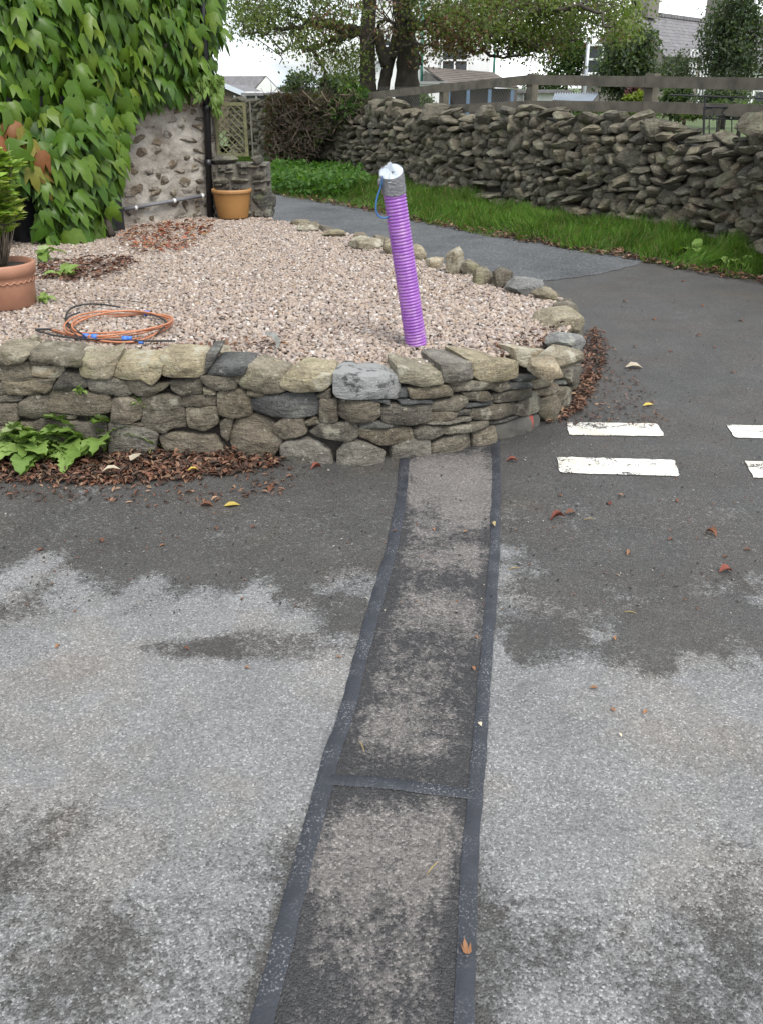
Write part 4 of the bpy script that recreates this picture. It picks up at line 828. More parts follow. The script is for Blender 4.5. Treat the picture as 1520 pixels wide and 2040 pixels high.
# ================================================================== BEYOND THE WALL: TREES, SHRUBS, BUILDINGS
LFV = np.array([(0, 0, 0), (.30, .4, .06), (0, 1, -.08), (-.30, .4, .06)]); LFF = np.array([(0, 1, 2), (0, 2, 3)])
def leaves_at(name, P_, size, cols, m, parent, spread=None, kind='stuff', droop=.3):
    n = len(P_); t_ = rand_dirs(n); t_[:, 2] -= droop; nn_ = rand_dirs(n) * .8 + np.array([0, -.2, .8]); c_ = np.asarray(cols)
    return scatter(name, LFV, LFF, P_, frames(t_, nn_), rng.uniform(size * .6, size * 1.25, n), c_, m, parent, kind=kind)
M_treeleaf = leaf_mat('tree_leaf', None, .42, .5, attr=True)
GRN = np.array([(0.085, 0.12, 0.032), (0.12, 0.16, 0.045), (0.155, 0.19, 0.06), (0.17, 0.195, 0.075)]); BRN = np.array([(0.14, 0.07, 0.045), (0.11, 0.07, 0.045), (0.16, 0.10, 0.055)])

YB = 19.5
tree = empty('broadleaf_tree', (wp(770, 190, YB)[0], YB, .3), 'large spreading tree with twin trunks and turning leaves behind the wall', 'tree')
def pl(pts, Y0=YB, dy=0.0): return np.array([wp(x, y, Y0 + (q_[0] if q_ else 0)) for x, y, *q_ in pts])
def trunk(pts, r0, r1, n=12, name='trunk'):
    P_ = smoothpath(pl(pts), max(8, len(pts) * 4)); rr = np.linspace(r0, r1, len(P_)) * (1 + .06 * rng.normal(0, 1, len(P_))); MB().tube(P_, list(rr), n).build(name, M_bark, tree, True); return P_
sk = []
sk.append(trunk([(733, 225), (733, 150), (733, 70), (737, 0), (740, -120), (735, -300)], .175, .12)); sk.append(trunk([(812, 225), (810, 160), (812, 100), (803, 40), (795, -40), (800, -260)], .265, .14))
sk.append(trunk([(762, 225), (765, 170), (776, 120), (792, 60), (800, 20)], .14, .08)); sk.append(trunk([(770, 130), (760, 100), (752, 60)], .12, .09)); nb = len(sk)
brs = [([(737, 55), (700, 62), (660, 45), (600, 50, -1), (540, 60, -1.5), (485, 72, -2)], .09, .015), ([(735, 65), (690, 55), (640, 52), (590, 30, .5), (520, 10, 1)], .08, .02), ([(733, 62), (690, 72), (665, 82), (635, 92), (612, 96)], .075, .03), ([(612, 96), (628, 106), (638, 125), (646, 140), (648, 168)], .045, .03), ([(640, 92), (600, 96), (570, 98), (556, 125)], .03, .008), ([(690, 72), (665, 100), (655, 112)], .03, .01),
       ([(740, -60), (640, -60, -1), (540, -40, -2), (470, -30, -3)], .1, .02), ([(805, 60), (860, 40, -1), (930, 50, -2), (1000, 75, -2.5), (1085, 100, -3)], .1, .02), ([(800, 0), (880, -20, -1), (980, 5, -2), (1080, 20, -3), (1170, 15, -3.5), (1215, 60, -4)], .1, .012), ([(800, 30), (880, 70, -1.5), (960, 105, -2), (1040, 112, -2.5)], .07, .015),
       ([(800, -80), (900, -120, -2), (1040, -90, -3), (1200, -60, -4), (1270, 10, -4)], .1, .015), ([(735, -150), (650, -200, -1), (540, -220, -2)], .1, .02), ([(800, -150), (840, -300, 0), (900, -420, -1)], .12, .03), ([(735, -200), (700, -320, .5), (640, -430, 0)], .11, .03), ([(775, 120), (800, 95, -.6), (850, 90, -1.2), (900, 100, -1.5)], .05, .012), ([(830, 90), (835, 120), (833, 135)], .03, .02), ([(745, 60), (770, 40, -1), (790, 55, -1.4)], .04, .01)]
mb = MB()
for pts, r0, r1 in brs:
    P_ = smoothpath(pl(pts), len(pts) * 5); P_[1:] += rng.normal(0, .03, P_[1:].shape); mb.tube(P_, list(np.linspace(r0, r1, len(P_))), 7); sk.append(P_)
SKB = np.vstack(sk[nb - 1:])
# leafy clusters: cx, cy, rx, ry, count, share of brown
cl_ = [(600, 20, 120, 26, 26, .06), (520, 44, 46, 30, 14, .05), (470, 25, 30, 40, 8, .1), (640, 70, 50, 28, 10, .25), (590, 85, 40, 30, 8, .15), (670, 26, 44, 34, 9, .3), (648, 120, 26, 40, 7, .1), (700, 105, 26, 36, 6, .1), (690, 130, 40, 22, 10, .05), (772, 62, 26, 26, 4, .35), (785, -8, 50, 18, 4, .35), (872, 80, 34, 46, 12, .35), (905, 82, 50, 28, 16, .7), (950, 48, 90, 44, 34, .2), (1020, 62, 66, 46, 30, .12), (1062, 90, 46, 26, 15, .35), (1080, 36, 76, 42, 28, .08), (900, 14, 100, 38, 28, .15), (1010, 8, 90, 32, 26, .1), (1130, 10, 70, 28, 18, .08), (1190, 36, 40, 46, 15, .06), (1235, 40, 30, 45, 12, .08), (1250, 20, 40, 30, 10, .05), (1110, 78, 36, 36, 9, .15), (760, -150, 330, 110, 90, .15), (900, -120, 340, 80, 60, .15), (760, -330, 240, 120, 50, .15), (560, -70, 120, 60, 26, .12)]
LP, LC = [], []
for cx, cy, rx, ry, n_, br in cl_:
    for _ in range(n_):
        a0 = random.uniform(0, 6.28); r_ = math.sqrt(random.random()); x, y = cx + rx * r_ * math.cos(a0), cy + ry * r_ * math.sin(a0)
        Yc = YB + (-2.0 if x > 850 else -.8) + random.gauss(0, 1.0); c_ = wp(x, y, Yc); k_ = np.argmin(((SKB - c_) ** 2).sum(1)); s0 = SKB[k_]
        md_ = (s0 + c_) / 2 + np.array([0, 0, .12]) + rng.normal(0, .08, 3); mb.tube([s0, md_, c_], [.014, .009, .004], 4, False)
        n2 = random.randint(60, 95) ; off = rng.normal(0, 1, (n2, 3)) * np.array([.21, .21, .11]); LP.append(c_ + off)
        isb = rng.random(n2) < (br + (.35 if random.random() < br else -.05)); col = np.where(isb[:, None], BRN[rng.integers(0, 3, n2)], GRN[rng.integers(0, 4, n2)] * random.uniform(.75, 1.25)); LC.append(col)
mb.build('branches', M_bark, tree, True)
leaves_at('crown', np.vstack(LP), .068, np.vstack(LC), M_treeleaf, tree)

def bush(name, label, cat, cx, cy, rx, ry, Y, col, n, size, trunk_px=None, jitter=.35, ground=.3, group=None, dense=.75, seed=0):
    """a tree or shrub: leaf clumps through an uneven crown, stem and limbs inside"""
    c_ = wp(cx, cy, Y); sc = FPX / (Y * math.cos(TH)); a, b = rx / sc, ry / sc
    t = empty(name, (c_[0], Y, ground), label, cat, group); cc = max(14, n // 60); LP, LC = [], []; mb = MB(); gx_, gz_ = c_[0], ground
    mb.tube([(gx_, Y, ground - .1), (gx_ + random.uniform(-.1, .1) * a, Y, (ground + c_[2]) / 2), (c_[0], Y, c_[2] + b * .5)], [max(.05, a * .09), max(.04, a * .07), .02], 8)
    for k_ in range(cc):
        d_ = rand_dirs(1)[0]; r_ = random.uniform(.35, 1.0) ** dense; lump = 1 + jitter * mn.noise(Vector(d_ * 1.8) + Vector((seed, 0, 0)))
        q = c_ + d_ * np.array([a, a * .9, b]) * r_ * lump
        mb.tube([(c_[0], Y, c_[2] - b * .3), tuple((c_ + q) / 2 + rng.normal(0, .05 * a, 3)), tuple(q)], [max(.02, a * .03), .015, .006], 4, False)
        m_ = n // cc; LP.append(q + rng.normal(0, 1, (m_, 3)) * np.array([a, a, b]) * .16); LC.append(np.array(col)[rng.integers(0, len(col), m_)] * random.uniform(.65, 1.3))
    mb.build('trunk', M_bark, t, True); leaves_at('crown', np.vstack(LP), size, np.vstack(LC), M_treeleaf, t); return t
DK = [(0.06, 0.085, 0.05), (0.082, 0.112, 0.066), (0.11, 0.138, 0.085)]; GREY = [(0.09, 0.115, 0.07), (0.12, 0.14, 0.09), (0.07, 0.095, 0.06)]; LIME = [(0.20, 0.24, 0.03), (0.15, 0.20, 0.03)]; MID = [(0.06, 0.10, 0.025), (0.08, 0.12, 0.035), (0.045, 0.08, 0.025)]
bush('evergreen_tree', 'tall dark feathery evergreen at the right edge beside the grey house', 'tree', 1466, 80, 66, 104, 31, DK + [(0.075, 0.095, 0.055)], 9000, .13, seed=1, jitter=.5)
bush('evergreen_tree', 'broad dark evergreen in front of the grey house gable', 'tree', 1250, 132, 60, 66, 30, DK + [(0.07, 0.095, 0.03)], 7000, .14, seed=2)
bush('garden_tree', 'mid green tree left of the grey house beside the thin metal pole', 'tree', 1128, 112, 48, 62, 48, MID, 5000, .17, seed=3)
bush('grey_shrub', 'pale grey green shrub below the windows of the grey house', 'shrub', 1345, 155, 38, 42, 32, GREY, 3000, .10, seed=4)
bush('evergreen_shrub', 'dark shrub under the tall evergreen near the iron gate', 'shrub', 1440, 190, 50, 26, 26, DK + GREY, 2600, .10, seed=5)
bush('lime_shrub', 'bright lime yellow shrub seen between the fence rails', 'shrub', 1268, 198, 24, 13, 22, LIME, 900, .09, seed=6)
bush('red_shrub', 'dull purple red shrub between fence rails by the lime shrub', 'shrub', 1262, 182, 20, 9, 27, [(0.09, 0.035, 0.04), (0.12, 0.05, 0.05)], 600, .10, seed=7)
bush('laurel_shrub', 'glossy dark green shrub behind the fence post at right', 'shrub', 1352, 190, 34, 22, 24, DK + MID, 1800, .10, seed=8)
bush('pale_shrub', 'light green rounded shrub by the white house porch', 'shrub', 838, 200, 26, 16, 26, [(0.14, 0.18, 0.07), (0.10, 0.15, 0.05)], 1400, .09, seed=9)
bush('apple_tree', 'small open tree with pale leaves left of the twin trunks', 'tree', 598, 172, 34, 26, 34, GREY + MID, 1500, .13, seed=10)
bush('far_tree', 'dark rounded trees on the skyline left of the trunks', 'tree', 672, 175, 46, 22, 36, DK + MID, 2200, .16, seed=11)
bush('far_hedge_tree', 'low dark tree on the skyline beside the white gable', 'tree', 572, 186, 22, 12, 60, DK, 900, .22, seed=12)
bush('leafy_shrub', 'bright green leafy shrub sprouting over the top of the far wall', 'shrub', 706, 204, 48, 30, 17.3, [(0.07, 0.14, 0.03), (0.11, 0.18, 0.04), (0.05, 0.11, 0.03)], 2600, .11, seed=13, ground=.6)
bush('far_tree', 'pale green tree behind the metal pole', 'tree', 1075, 165, 34, 20, 70, MID + GREY, 1400, .25, seed=14)
bush('garden_shrub', 'low green garden plants behind the stone wall below the rails', 'shrub', 1130, 226, 60, 10, 15, MID + GREY, 900, .07, seed=15)
bush('garden_shrub', 'low olive garden plants by the tall fence post below the rails', 'shrub', 1235, 228, 55, 9, 14.5, MID + [(0.12, 0.10, 0.05)], 900, .07, seed=16)

bush('garden_shrub', 'bushy green garden plants behind the black iron gate', 'shrub', 1480, 217, 70, 15, 14, MID + GREY, 1800, .08, seed=17)
bush('garden_shrub', 'dry brown and green plants behind the wall left of the iron gate', 'shrub', 1365, 222, 50, 12, 13.5, MID + [(0.13, 0.10, 0.06)], 1300, .07, seed=18)
bush('garden_shrub', 'low mixed plants behind the wall under the middle fence post', 'shrub', 1030, 222, 60, 10, 17, MID + GREY, 900, .08, seed=19)
# brown clipped hedge
M_twig = simple('hedge_twig', (0.13, 0.10, 0.075), .9, .4, 12)
hg = empty('brown_hedge', (wp(580, 320, 17.6)[0], 17.6, .1), 'brown clipped twiggy hedge growing over the end of the stone wall', 'hedge')
hp_ = [(530, 188), (600, 186), (690, 192), (735, 215), (700, 245), (655, 262), (628, 300), (596, 332), (548, 338), (530, 300)]
q = in_poly(hp_, 3000); Yh = 17.5 + (q[:, 0] - 600) * -.006 + rng.uniform(-.05, .9, len(q)) ; P_ = np.array([wp(x, y, Y) for (x, y), Y in zip(q, Yh)])
STV = np.array([(-.5, 0, 0), (.5, 0, 0), (.25, 1, 0), (-.25, 1, 0), (0, 0, -.5), (0, 0, .5), (0, 1, .25), (0, 1, -.25)]); STF = np.array([(0, 1, 2, 3), (4, 5, 6, 7)])
d_ = rng.normal(0, .6, (len(P_), 3)) + np.array([.5, -.7, .15]); Ls = rng.uniform(.08, .32, len(P_))
scatter('twigs', STV, STF, P_, frames(d_, rand_dirs(len(P_))), np.stack([np.full(len(P_), .012), Ls, np.full(len(P_), .012)], 1), np.ones((len(P_), 3)), M_twig, hg)
q = in_poly(hp_, 7500); P_ = np.array([wp(x, y, 17.55 + (x - 600) * -.006 + random.uniform(0, .8)) for x, y in q]); c_ = np.array([(0.085, 0.05, 0.03), (0.11, 0.065, 0.04), (0.075, 0.07, 0.035), (0.07, 0.095, 0.035)])[rng.integers(0, 4, len(q))]
right_ = q[:, 0] > 625; gi_ = right_ & (rng.random(len(q)) < .75); c_[gi_] = np.array([(0.08, 0.115, 0.035), (0.11, 0.14, 0.045)])[rng.integers(0, 2, gi_.sum())]
leaves_at('dead_leaves', P_, .085, c_, M_treeleaf, hg)
mb = MB()
for _ in range(22):
    x = random.uniform(610, 735); y = random.uniform(188, 235); a = wp(x, y, 17.1); mb.tube([a, a + np.array([random.uniform(-.15, .2), random.uniform(-.2, 0), random.uniform(-.05, .12)]), a + np.array([random.uniform(-.25, .3), random.uniform(-.25, 0), random.uniform(-.02, .25)])], [.011, .009, .005], 5)
mb.build('cut_branches', simple('cut_branch', (0.2, 0.155, 0.10), .8, .3, 10), hg, True)

# ---- buildings
M_render = simple('grey_render', (0.17, 0.155, 0.135), .95, .2, 2, .01, 20); M_slate_r = simple('slate_roof', (0.155, 0.147, 0.15), .8, .3, 3, .01, 12); M_whitew = simple('white_render', (0.72, 0.72, 0.70), .9, .06, 2); M_glass = simple('window_glass', (0.035, 0.04, 0.045), .12, .2, 3)
M_frame = simple('white_window_frame', (0.75, 0.75, 0.73), .6, .05, 3); M_brownroof = simple('brown_tiles', (0.12, 0.10, 0.085), .9, .3, 4, .01, 14); M_greenp = simple('green_pipe_paint', (0.03, 0.14, 0.10), .5, .1, 5); M_lead = simple('galvanised_metal', (0.45, 0.47, 0.5), .4, .1, 5, metal=.3)
def slab(name, pts, th, m, parent):
    """thick flat slab from an outline of coplanar points"""
    P_ = [Vector(q) for q in pts]; n_ = (P_[1] - P_[0]).cross(P_[2] - P_[0]).normalized(); k = len(P_)
    if n_.z < 0: n_ = -n_
    vs = [p_ + n_ * th for p_ in P_] + list(P_); return MB().add(vs, [tuple(range(k)), tuple(reversed(range(k, 2 * k)))] + [(j, (j + 1) % k, k + (j + 1) % k, k + j) for j in range(k)]).build(name, m, parent)
def courses(parent, a, b, c, d, m, nrow, name='tile_course'):
    """overlapping roof courses: a-b eaves edge, d-c ridge edge"""
    a, b, c, d = map(Vector, (a, b, c, d)); n_ = (b - a).cross(d - a).normalized(); n_ = n_ if n_.z > 0 else -n_
    for r_ in range(nrow):
        u0, u1 = r_ / nrow, (r_ + 1.15) / nrow; u1 = min(u1, 1); q = [a.lerp(d, u0) + n_ * .07, b.lerp(c, u0) + n_ * .07, b.lerp(c, u1) + n_ * .03, a.lerp(d, u1) + n_ * .03]
        lo = [p_ - n_ * .03 for p_ in q]; MB().add(q + lo, [(0, 1, 2, 3), (7, 6, 5, 4), (0, 4, 5, 1), (1, 5, 6, 2), (2, 6, 7, 3), (3, 7, 4, 0)]).build(name, m, parent)
def window(parent, P_, u, w_, h_, nx=2, nz=2, out=None, fr=.07):
    """glazed window at centre P_, u along the wall, out the wall's outward normal"""
    u = Vector(u).normalized(); out = Vector(out).normalized(); P_ = Vector(P_); mrot = Matrix((u, -out, Vector((0, 0, 1)))).transposed()
    wo_ = MB().box(P_ - out * .0, (w_, .06, h_), m=mrot).build('window', M_glass, parent)
    mb = MB()
    for k in range(nx + 1): mb.box(P_ + u * (-w_ / 2 + w_ * k / nx) + out * .05, (fr, .07, h_ + fr), m=mrot)
    for k in range(nz + 1): mb.box(P_ + Vector((0, 0, -h_ / 2 + h_ * k / nz)) + out * .052, (w_ + fr, .066, fr), m=mrot)
    mb.build('frame', M_frame, wo_); MB().box(P_ + out * .1 + Vector((0, 0, -h_ / 2 - fr)), (w_ + .2, .22, .08), m=mrot).build('sill', M_frame, wo_)

# grey house on the right
gN = wp(1318, 108, 45); gL = wp(1163, 108, 47); ez = gN[2]; gL[2] = ez; apx = wp(1244, 26, 46); vec = np.array([10.0, 12.0, 0]); gF = gN + vec; gLF = gL + vec
mid_ = (gN + gL) / 2; rA = np.array([mid_[0], mid_[1], apx[2]]); rB = rA + vec
gh = empty('grey_house', (mid_[0] + 5, mid_[1] + 6, 0), 'grey rendered house with slate roof and two chimneys behind the evergreens', 'house')
def low(p_, z=0.0): return np.array([p_[0], p_[1], z])
MB().add([low(gL), low(gN), gN, rA, gL], [(0, 1, 2, 3, 4)]).build('gable_wall', M_render, gh); MB().add([low(gN), low(gF), gF, gN], [(0, 1, 2, 3)]).build('front_wall', M_render, gh); MB().add([low(gLF), low(gL), gL, gLF], [(0, 1, 2, 3)]).build('back_wall', M_render, gh); MB().add([low(gF), low(gLF), gLF, rB, gF], [(0, 1, 2, 3, 4)]).build('gable_wall', M_render, gh)
dn = (gN - rA); ev = gN + dn * .08; ev2 = gF + dn * .08; ro = slab('roof', [ev, ev2, rB, rA], .06, M_slate_r, gh); courses(ro, ev, ev2, rB, rA, M_slate_r, 12)
dl = (gL - rA); slab('roof', [gL + dl * .08, gLF + dl * .08, rB, rA], .06, M_slate_r, gh)
vu = vec / np.linalg.norm(vec); mb = MB()
for k_ in range(40): q = rA + vec * (k_ + .5) / 40; mb.box((q[0], q[1], q[2] + .1), (.34, .3, .16), math.atan2(vec[1], vec[0]))
mb.build('ridge_tiles', M_slate_r, gh)
for f_, w_, hh in ((.12, .9, 1.6), (.72, 1.0, 1.7)):
    q = rA + vec * f_; ch = MB().box((q[0], q[1], q[2] + hh * .42), (w_ * 1.3, w_, hh), math.atan2(vec[1], vec[0])).build('chimney', M_render, gh)
    MB().box((q[0], q[1], q[2] + hh * .42 + hh / 2 + .07), (w_ * 1.45, w_ * 1.15, .13), math.atan2(vec[1], vec[0])).build('cap', M_render, ch); MB().lathe([(.16, 0), (.13, .45), (.15, .47), (.11, .47)], 12, (q[0], q[1], q[2] + hh * .42 + hh / 2 + .13)).build('chimney_pot', M_terra, ch, True)
fo = np.array([vu[1], -vu[0], 0]); 
for x in (1378, 1402, 1421, 1440):
    for t_ in np.linspace(0, 1, 400):
        c_ = gN + vec * t_
        if proj(c_)[0] > x: break
    zc = wp(x, np.interp(x, [1370, 1440], [126, 136]), c_[1])[2]; window(gh, (c_[0] + fo[0] * .03, c_[1] + fo[1] * .03, zc), vu, .8, 1.15, 2, 2, fo, .09)
    zc = wp(x, 203, c_[1])[2]; window(gh, (c_[0] + fo[0] * .03, c_[1] + fo[1] * .03, max(.9, zc)), vu, .75, 1.2, 2, 2, fo, .09)
gu = (gN - gL); gu /= np.linalg.norm(gu); go_ = np.array([gu[1], -gu[0], 0]); c_ = gL + (gN - gL) * .155; window(gh, (c_[0] + go_[0] * .03, c_[1] + go_[1] * .03, wp(1190, 118, c_[1])[2]), gu, .7, 1.2, 1, 2, go_, .09)
pole = empty('metal_pole', (*wp(1168, 160, 40)[:2], 0), 'thin shiny metal flue pole standing left of the grey house', 'pole'); a = wp(1166, 156, 40); b = wp(1172, 80, 40); MB().tube([(a[0], 40, 0), a, b], .07, 8).build('shaft', M_lead, pole, True); MB().tube([b, b + np.array([0, 0, .12])], .1, 8).build('cap', M_lead, pole, True)

# white house with porch behind the big tree
wh = empty('white_house', (*wp(880, 200, 38)[:2], 0), 'white rendered house with brown tiled porch behind the tree', 'house')
a, b = wp(748, -40, 38), wp(984, -40, 38); MB().box(((a[0] + b[0]) / 2, 40.5, a[2] / 2), (b[0] - a[0], 5, a[2])).build('wall', M_whitew, wh)
slab('roof', [(a[0] - .3, 37.6, a[2]), (b[0] + .3, 37.6, a[2]), (b[0] + .3, 40.5, a[2] + 2.2), (a[0] - .3, 40.5, a[2] + 2.2)], .1, M_slate_r, wh); slab('roof', [(a[0] - .3, 43.3, a[2]), (b[0] + .3, 43.3, a[2]), (b[0] + .3, 40.5, a[2] + 2.2), (a[0] - .3, 40.5, a[2] + 2.2)], .1, M_slate_r, wh)
q = wp(766, 92, 37.95); window(wh, q, (1, 0, 0), .42, .85, 2, 4, (0, -1, 0), .04); q = wp(905, 120, 37.95); window(wh, q, (1, 0, 0), 1.0, 1.2, 2, 2, (0, -1, 0), .06)
for x in (839, 982): a = wp(x, 160, 37.9); MB().tube([(a[0], 37.9, 0), (a[0], 37.9, a[2] + 3.0)], .05, 8).build('green_downpipe', M_greenp, wh, True)
E1, E2 = wp(889, 169, 34.5), wp(1032, 177, 34.5); T1, T2 = wp(843, 136, 37.9), wp(981, 147, 37.9); pr = slab('porch_roof', [E1, E2, T2, T1], .06, M_brownroof, wh); courses(pr, E1, E2, T2, T1, M_brownroof, 8)
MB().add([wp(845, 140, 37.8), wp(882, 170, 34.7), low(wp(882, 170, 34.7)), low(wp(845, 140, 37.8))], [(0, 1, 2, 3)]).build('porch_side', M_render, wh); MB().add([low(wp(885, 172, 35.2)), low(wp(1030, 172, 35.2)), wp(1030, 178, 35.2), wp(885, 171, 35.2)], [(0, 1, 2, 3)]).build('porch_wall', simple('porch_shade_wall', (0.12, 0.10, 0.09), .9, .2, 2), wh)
M_bluep = simple('blue_paint', (0.10, 0.16, 0.24), .6, .1, 3)
for x in (893, 932, 975, 1020): a = wp(x, 178, 34.6); MB().box((a[0], 34.6, a[2] / 2), (.12, .12, a[2])).build('porch_post', M_bluep, wh)
a, b = wp(1000, 180, 36), wp(1128, 186, 36); aa = empty('white_annex', ((a[0] + b[0]) / 2, 37, 0), 'low flat roofed white outbuilding right of the porch', 'building'); MB().box(((a[0] + b[0]) / 2, 37.5, b[2] / 2), (b[0] - a[0], 3, b[2])).build('wall', M_whitew, aa); MB().box(((a[0] + b[0]) / 2, 37.4, b[2] + .06), (b[0] - a[0] + .3, 3.3, .1)).build('flat_roof', M_slate_r, aa); window(aa, wp(1048, 196, 35.97), (1, 0, 0), .25, .5, 1, 1, (0, -1, 0), .03)
a, b = wp(820, 168, 33), wp(885, 176, 33); ab = empty('white_lean_to', ((a[0] + b[0]) / 2, 34, 0), 'low white lean-to left of the porch behind the pale shrub', 'building'); MB().box(((a[0] + b[0]) / 2, 34, a[2] / 2), (b[0] - a[0], 1.8, a[2])).build('wall', M_whitew, ab); MB().box(((a[0] + b[0]) / 2, 34, a[2] + .05), (b[0] - a[0] + .2, 2.0, .08)).build('flat_roof', simple('felt_roof', (0.25, 0.25, 0.25), .9, .1, 3), ab)
cs = empty('metal_shed', (*wp(1150, 205, 28)[:2], 0), 'low shed with grey corrugated metal roof behind the fence', 'shed'); a, b, c, d = wp(1100, 199, 26.5), wp(1180, 203, 26.5), wp(1195, 185, 30), wp(1105, 186, 30)
M_corr = simple('corrugated_metal', (0.30, 0.34, 0.38), .5, .2, 3, metal=.2); mb = MB(); nC = 72; vs = []
for k_ in range(nC + 1):
    u = k_ / nC; dz = .03 * math.cos(k_ * math.pi / 2 * 1.0) ; p0 = a + (b - a) * u; p1 = d + (c - d) * u; vs += [(p0[0], p0[1], p0[2] + dz), (p1[0], p1[1], p1[2] + dz), (p0[0], p0[1], p0[2] + dz - .02), (p1[0], p1[1], p1[2] + dz - .02)]
mb.add(vs, [(k_ * 4, k_ * 4 + 4, k_ * 4 + 5, k_ * 4 + 1) for k_ in range(nC)] + [(k_ * 4 + 2, k_ * 4 + 6, k_ * 4 + 4, k_ * 4) for k_ in range(nC)]).build('roof', M_corr, cs); MB().add([low(a), low(b), b, a, low(d), low(c), c, d], [(0, 1, 2, 3), (1, 5, 6, 2), (5, 4, 7, 6), (4, 0, 3, 7)]).build('wall', simple('shed_wall', (0.16, 0.15, 0.13), .9, .2, 3), cs)
wc = empty('white_cottage', (*wp(1520, 200, 40)[:2], 0), 'white cottage with arched doorway at the right edge of the picture', 'house'); a, b = wp(1488, 192, 40), wp(1640, 140, 40); MB().box(((a[0] + b[0]) / 2, 42.5, b[2] / 2), (b[0] - a[0], 5, b[2])).build('wall', M_whitew, wc); slab('roof', [(a[0] - .3, 39.7, b[2]), (b[0] + .3, 39.7, b[2]), (b[0] + .3, 42.5, b[2] + 2), (a[0] - .3, 42.5, b[2] + 2)], .1, M_slate_r, wc)
q = wp(1511, 207, 39.95); MB().add([(q[0] + .22 * math.cos(t), 39.95, q[2] + .25 + .22 * math.sin(t)) for t in np.linspace(0, math.pi, 10)] + [(q[0] - .22, 39.95, q[2] - 1.0), (q[0] + .22, 39.95, q[2] - 1.0)], [tuple(range(12))]).build('arched_door', M_glass, wc)

# left: white gable, timber shed, lean-to
wg = empty('slate_barn', (*wp(500, 190, 48)[:2], 0), 'low building with slate roof and white gable on the left skyline', 'building'); ap = wp(531, 153, 48); el = wp(498, 190, 47.5); er = wp(566, 192, 48.5); el[2] = er[2] = wp(530, 190, 48)[2]; bk = np.array([-9.0, 4.5, 0]) * .8
MB().add([low(el), low(er), er, ap, el], [(0, 1, 2, 3, 4)]).build('gable_wall', M_whitew, wg); MB().add([low(el), low(el + bk), el + bk, el], [(3, 2, 1, 0)]).build('side_wall', M_whitew, wg); rf = slab('roof', [el + bk, el, ap, ap + bk], .06, M_slate_r, wg); courses(rf, el + bk + np.array([0, 0, -.05]), el + np.array([0, 0, -.05]), ap, ap + bk, M_slate_r, 9); slab('roof', [er + bk, er, ap, ap + bk], .06, M_slate_r, wg)
sd_ = empty('timber_shed', (*wp(455, 200, 30)[:2], 0), 'timber shed with pale felt roof edges behind the trellis', 'shed'); ap = wp(450, 172, 30); el = wp(405, 190, 30); er = wp(490, 189, 30); M_shedw = simple('shed_boards', (0.15, 0.12, 0.085), .9, .3, 4, .005, 20)
MB().add([low(el), low(er), er, ap, el], [(0, 1, 2, 3, 4)]).build('gable_wall', M_shedw, sd_)
for k_ in range(12): zz = er[2] - .09 - k_ * .13; MB().box(((el[0] + er[0]) / 2, 29.97, zz), (er[0] - el[0], .03, .115), m=Matrix.Rotation(.12, 3, 'X')).build('board', M_shedw, sd_)
bk = np.array([.3, 2.5, 0]); M_pale_f = simple('pale_fascia', (0.55, 0.6, 0.64), .6, .05, 3)
for e_ in (el, er):
    o_ = (e_ - ap) * .12; slab('roof', [e_ + o_ + np.array([0, -.15, 0]), e_ + o_ + bk, ap + bk, ap + np.array([0, -.15, 0])], .05, M_slate_r, sd_); MB().bar(ap + np.array([0, -.18, .02]), e_ + o_ + np.array([0, -.18, .02]), .14, .03).build('fascia', M_pale_f, sd_)
a = wp(468, 190, 29.95); MB().box((a[0], 29.95, a[2] / 2), (.06, .04, a[2])).build('corner_trim', M_pale_f, sd_)
lt = empty('glazed_lean_to', (*wp(512, 200, 27)[:2], 0), 'dark glazed lean-to with pale window frames beside the timber shed', 'building'); a, b = wp(490, 190, 27), wp(560, 204, 27); MB().box(((a[0] + b[0]) / 2, 28.2, a[2] / 2), (b[0] - a[0], 2.3, a[2])).build('wall', simple('dark_cladding', (0.05, 0.05, 0.055), .8, .2, 3), lt); MB().box(((a[0] + b[0]) / 2, 28.1, a[2] + .03), (b[0] - a[0] + .2, 2.6, .07)).build('flat_roof', M_slate_r, lt); window(lt, wp(512, 196, 27.02), (1, 0, 0), 0.62, .30, 2, 1, (0, -1, 0), .05)

# wrought iron gate behind the wall at the right
ig = empty('iron_gate', (*wp(1460, 240, 9.8)[:2], .3), 'black wrought iron gate with scrolls rising behind the wall at right', 'gate'); Yg = 9.9; M_iron = simple('black_iron', (0.015, 0.015, 0.017), .5, .2, 20)
def ip_(x, y): return wp(x, y, Yg + (x - 1460) * -.002)
for a, b, r_ in (((1402, 213), (1660, 219), .011), ((1402, 213), (1400, 330), .012), ((1332, 189), (1660, 201), .008), ((1404, 236), (1660, 243), .008), ((1660, 200), (1656, 330), .012), ((1404, 190), (1403, 213), .008)): MB().tube([ip_(*a), ip_(*b)], r_, 6).build('rail', M_iron, ig)
for k_ in range(17): x = 1412 + k_ * 15; MB().tube([ip_(x, 236.5 + k_ * .4), ip_(x, 330)], .006, 6).build('bar', M_iron, ig)
for x in (1412, 1447, 1466, 1506, 1545, 1580): MB().tube([ip_(x + 10 * math.cos(t), 225 + 9.5 * math.sin(t)) for t in np.linspace(0, 6.2, 18)], .006, 5).build('scroll', M_iron, ig)
MB().tube([ip_(1425, 232), ip_(1470, 222), ip_(1520, 219)], .008, 5).build('brace', M_iron, ig)
